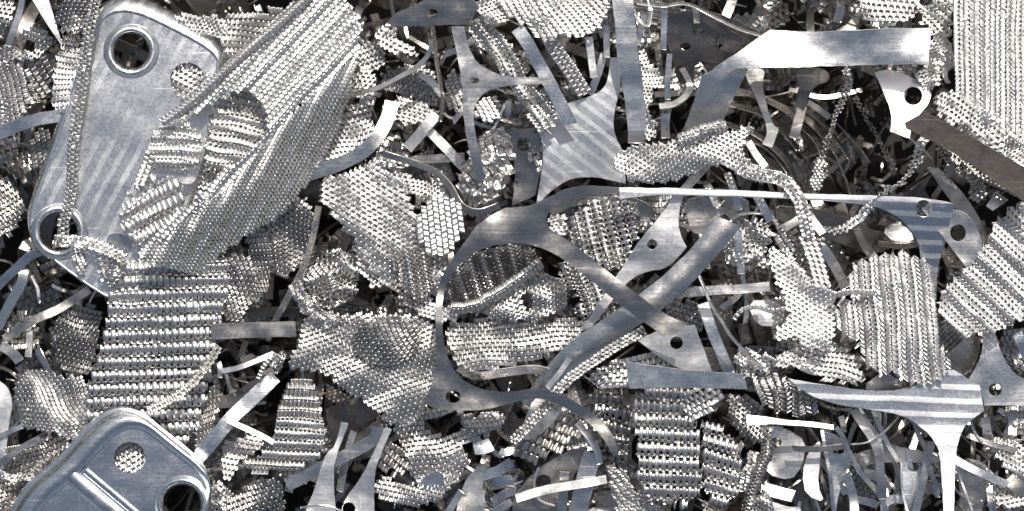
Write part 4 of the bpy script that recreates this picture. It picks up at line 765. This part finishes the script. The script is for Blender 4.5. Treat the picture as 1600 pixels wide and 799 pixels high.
# clutter bottom centre and right
rc = random.Random(5)
for lab, a, b, wd, zz, mt in [
 ('blue shard below the braided strand', (740, 700), (768, 694), 22, -30, 'cool2'), ('pale blue shard in the bottom centre tangle', (752, 746), (800, 722), 16, -36, 'cool2'),
 ('flat blue shard near the ring plate', (762, 760), (802, 752), 18, -44, 'cool2'), ('white shard at the bottom of the tangle', (770, 786), (806, 768), 14, -34, 'alu'),
 ('slim shard under the braided strand', (780, 706), (806, 700), 12, -40, 'alu'), ('grey slat at the bottom edge, left of the ring plate', (764, 806), (800, 784), 12, -26, 'satin'),
 ('short slat under the level cross strip', (930, 782), (972, 776), 22, -40, 'steel'), ('bright slat at the bottom right of the cross', (920, 806), (958, 796), 18, -46, 'alu'),
 ('grey slab left of the rolled strand', (1190, 760), (1240, 776), 20, -42, 'satin'), ('pale slab below the grey slab', (1200, 790), (1250, 800), 16, -50, 'alu'),
 ('long slim slat left of the triangular plate', (1284, 672), (1304, 812), 6, -20, 'alu'), ('short slat across the triangular plate', (1238, 700), (1320, 698), 9, 0, 'steel'),
 ('upright slat above the narrow triangular plate', (1314, 650), (1318, 672), 10, -26, 'satin'), ('pale slat in the clutter below the tee plate', (1340, 636), (1376, 690), 10, -24, 'cool2'),
 ('long curved-looking slat left of the tee column', (1372, 680), (1380, 790), 9, -28, 'satin'), ('thin slat beside the blue triangle', (1409, 722), (1420, 808), 4, -20, 'alu'),
 ('blue slat leaning on the tee column', (1456, 690), (1430, 806), 12, -10, 'cool2'), ('upright narrow slat under the tee head', (1398, 722), (1402, 770), 9, -44, 'steel'),
 ('pale slat behind the tee column', (1364, 640), (1404, 722), 8, -34, 'alu'), ('slim upright slat under the tee head', (1372, 642), (1378, 696), 12, -42, 'satin'),
 ('blue slat pointing right from the tee column', (1490, 716), (1574, 758), 13, -16, 'cool2'), ('dark wedge slat at the end of the blue slat', (1574, 748), (1612, 772), 22, -26, 'steel'),
 ('long grey slat crossing right of the tee', (1512, 680), (1590, 704), 9, -28, 'steel'), ('upright pale slat at the right below the concave plate', (1580, 646), (1582, 680), 14, -40, 'satin'),
 ('small upright slat right of the tee head', (1540, 652), (1544, 700), 14, -58, 'satin'), ('thin slat leaning at the tee neck', (1516, 656), (1536, 692), 4, -22, 'alu'),
 ('thin edge-on slat right of the tee column', (1494, 724), (1520, 800), 4, -34, 'alu'), ('small slat left of the square-toothed strip', (1546, 760), (1556, 804), 10, -46, 'alu'),
 ('pale slat at the bottom edge left of the tee column', (1384, 786), (1414, 782), 14, -50, 'alu'), ('lying slat at the bottom edge', (1330, 780), (1372, 790), 12, -40, 'satin'),
 ('pale upright slat at the bottom right of the blade', (1322, 740), (1336, 806), 14, -18, 'alu'), ('shard below the grey bridge plate', (1350, 740), (1390, 756), 16, -66, 'alu'),
 ('shard between column and blue slat', (1444, 760), (1470, 770), 20, -70, 'satin'), ('shard right of the column near the bottom', (1500, 780), (1520, 800), 18, -64, 'alu'),
 ('leaning slat behind the concave plate', (1590, 520), (1606, 560), 16, -10, 'cool2'), ('thin slat under the concave plate', (1560, 640), (1590, 664), 8, -44, 'satin')]:
    mx, my = (a[0] + b[0]) / 2 + rc.uniform(-5, 5), (a[1] + b[1]) / 2 + rc.uniform(-5, 5)
    T(lab, [(*a, zz + rc.uniform(-8, 8)), (mx, my, zz + rc.uniform(-3, 6)), (*b, zz + rc.uniform(-8, 8))], wd, mt, roll=rc.uniform(-8, 14), cut0=rc.uniform(-3, 3), cut1=rc.uniform(-3, 3))
T('long wavy grey strip below the tee plate', [(1334, 640, -14), (1352, 668, -8), (1370, 700, -8), (1376, 740, -10), (1380, 780, -14)], 14, 'satin', roll=6)
T('thin looping wire below the tee head', [(1330, 694, -4), (1356, 690, 2), (1384, 672, 2), (1404, 650, -6)], 3, 'alu', roll=40)
T('thin wire ring round the forked plate foot', [(470, 794, 30), (500, 790, 38), (524, 794, 38), (548, 808, 30)], 3, 'satin', roll=30)
T('thin wire arc on the ring plate', [(842, 730, -18), (834, 752, -16), (842, 780, -18), (868, 790, -20)], 4, 'satin', roll=30)

# small loose slivers too alike to tell apart
for lab, grp, n, (x0, x1, y0, y1), zr in [
 ('small loose sliver in the tangle under the tee plate', 'loose slivers under the tee plate', 60, (1190, 1600, 650, 806), (-95, -38)),
 ('small loose sliver in the tangle left of the ring plate at the bottom', 'loose slivers left of the ring plate', 16, (716, 806, 690, 806), (-80, -40)),
 ('small loose sliver in the dark pocket below the pressed plate', 'loose slivers below the pressed plate', 14, (0, 150, 410, 580), (-110, -70)),
 ('small loose sliver in the shadowed pocket below the long bar', 'loose slivers below the long bar', 22, (1060, 1420, 315, 470), (-100, -60)),
 ('small loose sliver in the gap between the roll and top plates', 'loose slivers in the upper gap', 16, (560, 800, 60, 300), (-115, -75)),
 ('small loose sliver in the gap right of the corner plate', 'loose slivers right of the corner plate', 14, (330, 620, 560, 790), (-90, -50))]:
    for i in range(n):
        x, y, z, a, L = rc.uniform(x0, x1), rc.uniform(y0, y1), rc.uniform(*zr), rc.uniform(0, 3.14), rc.uniform(24, 85)
        if 'tee' in lab: a = rc.gauss(1.45, .55)
        dx, dy, cv = math.cos(a) * L / 2, math.sin(a) * L / 2, rc.uniform(-.2, .2)
        T(lab, [(x - dx, y - dy, z + rc.uniform(-12, 12)), (x - dy * cv, y + dx * cv, z + 4), (x + dx, y + dy, z + rc.uniform(-12, 12))], rc.choice([3, 5, 6, 8, 10, 13]), rc.choice(['steel', 'satin', 'satin', 'alu', 'dark', 'cool2']), roll=rc.uniform(-30, 25), t=1.8, cut0=rc.uniform(-3, 3), cut1=rc.uniform(-3, 3), name='loose_sliver', cat='sliver', group=grp)
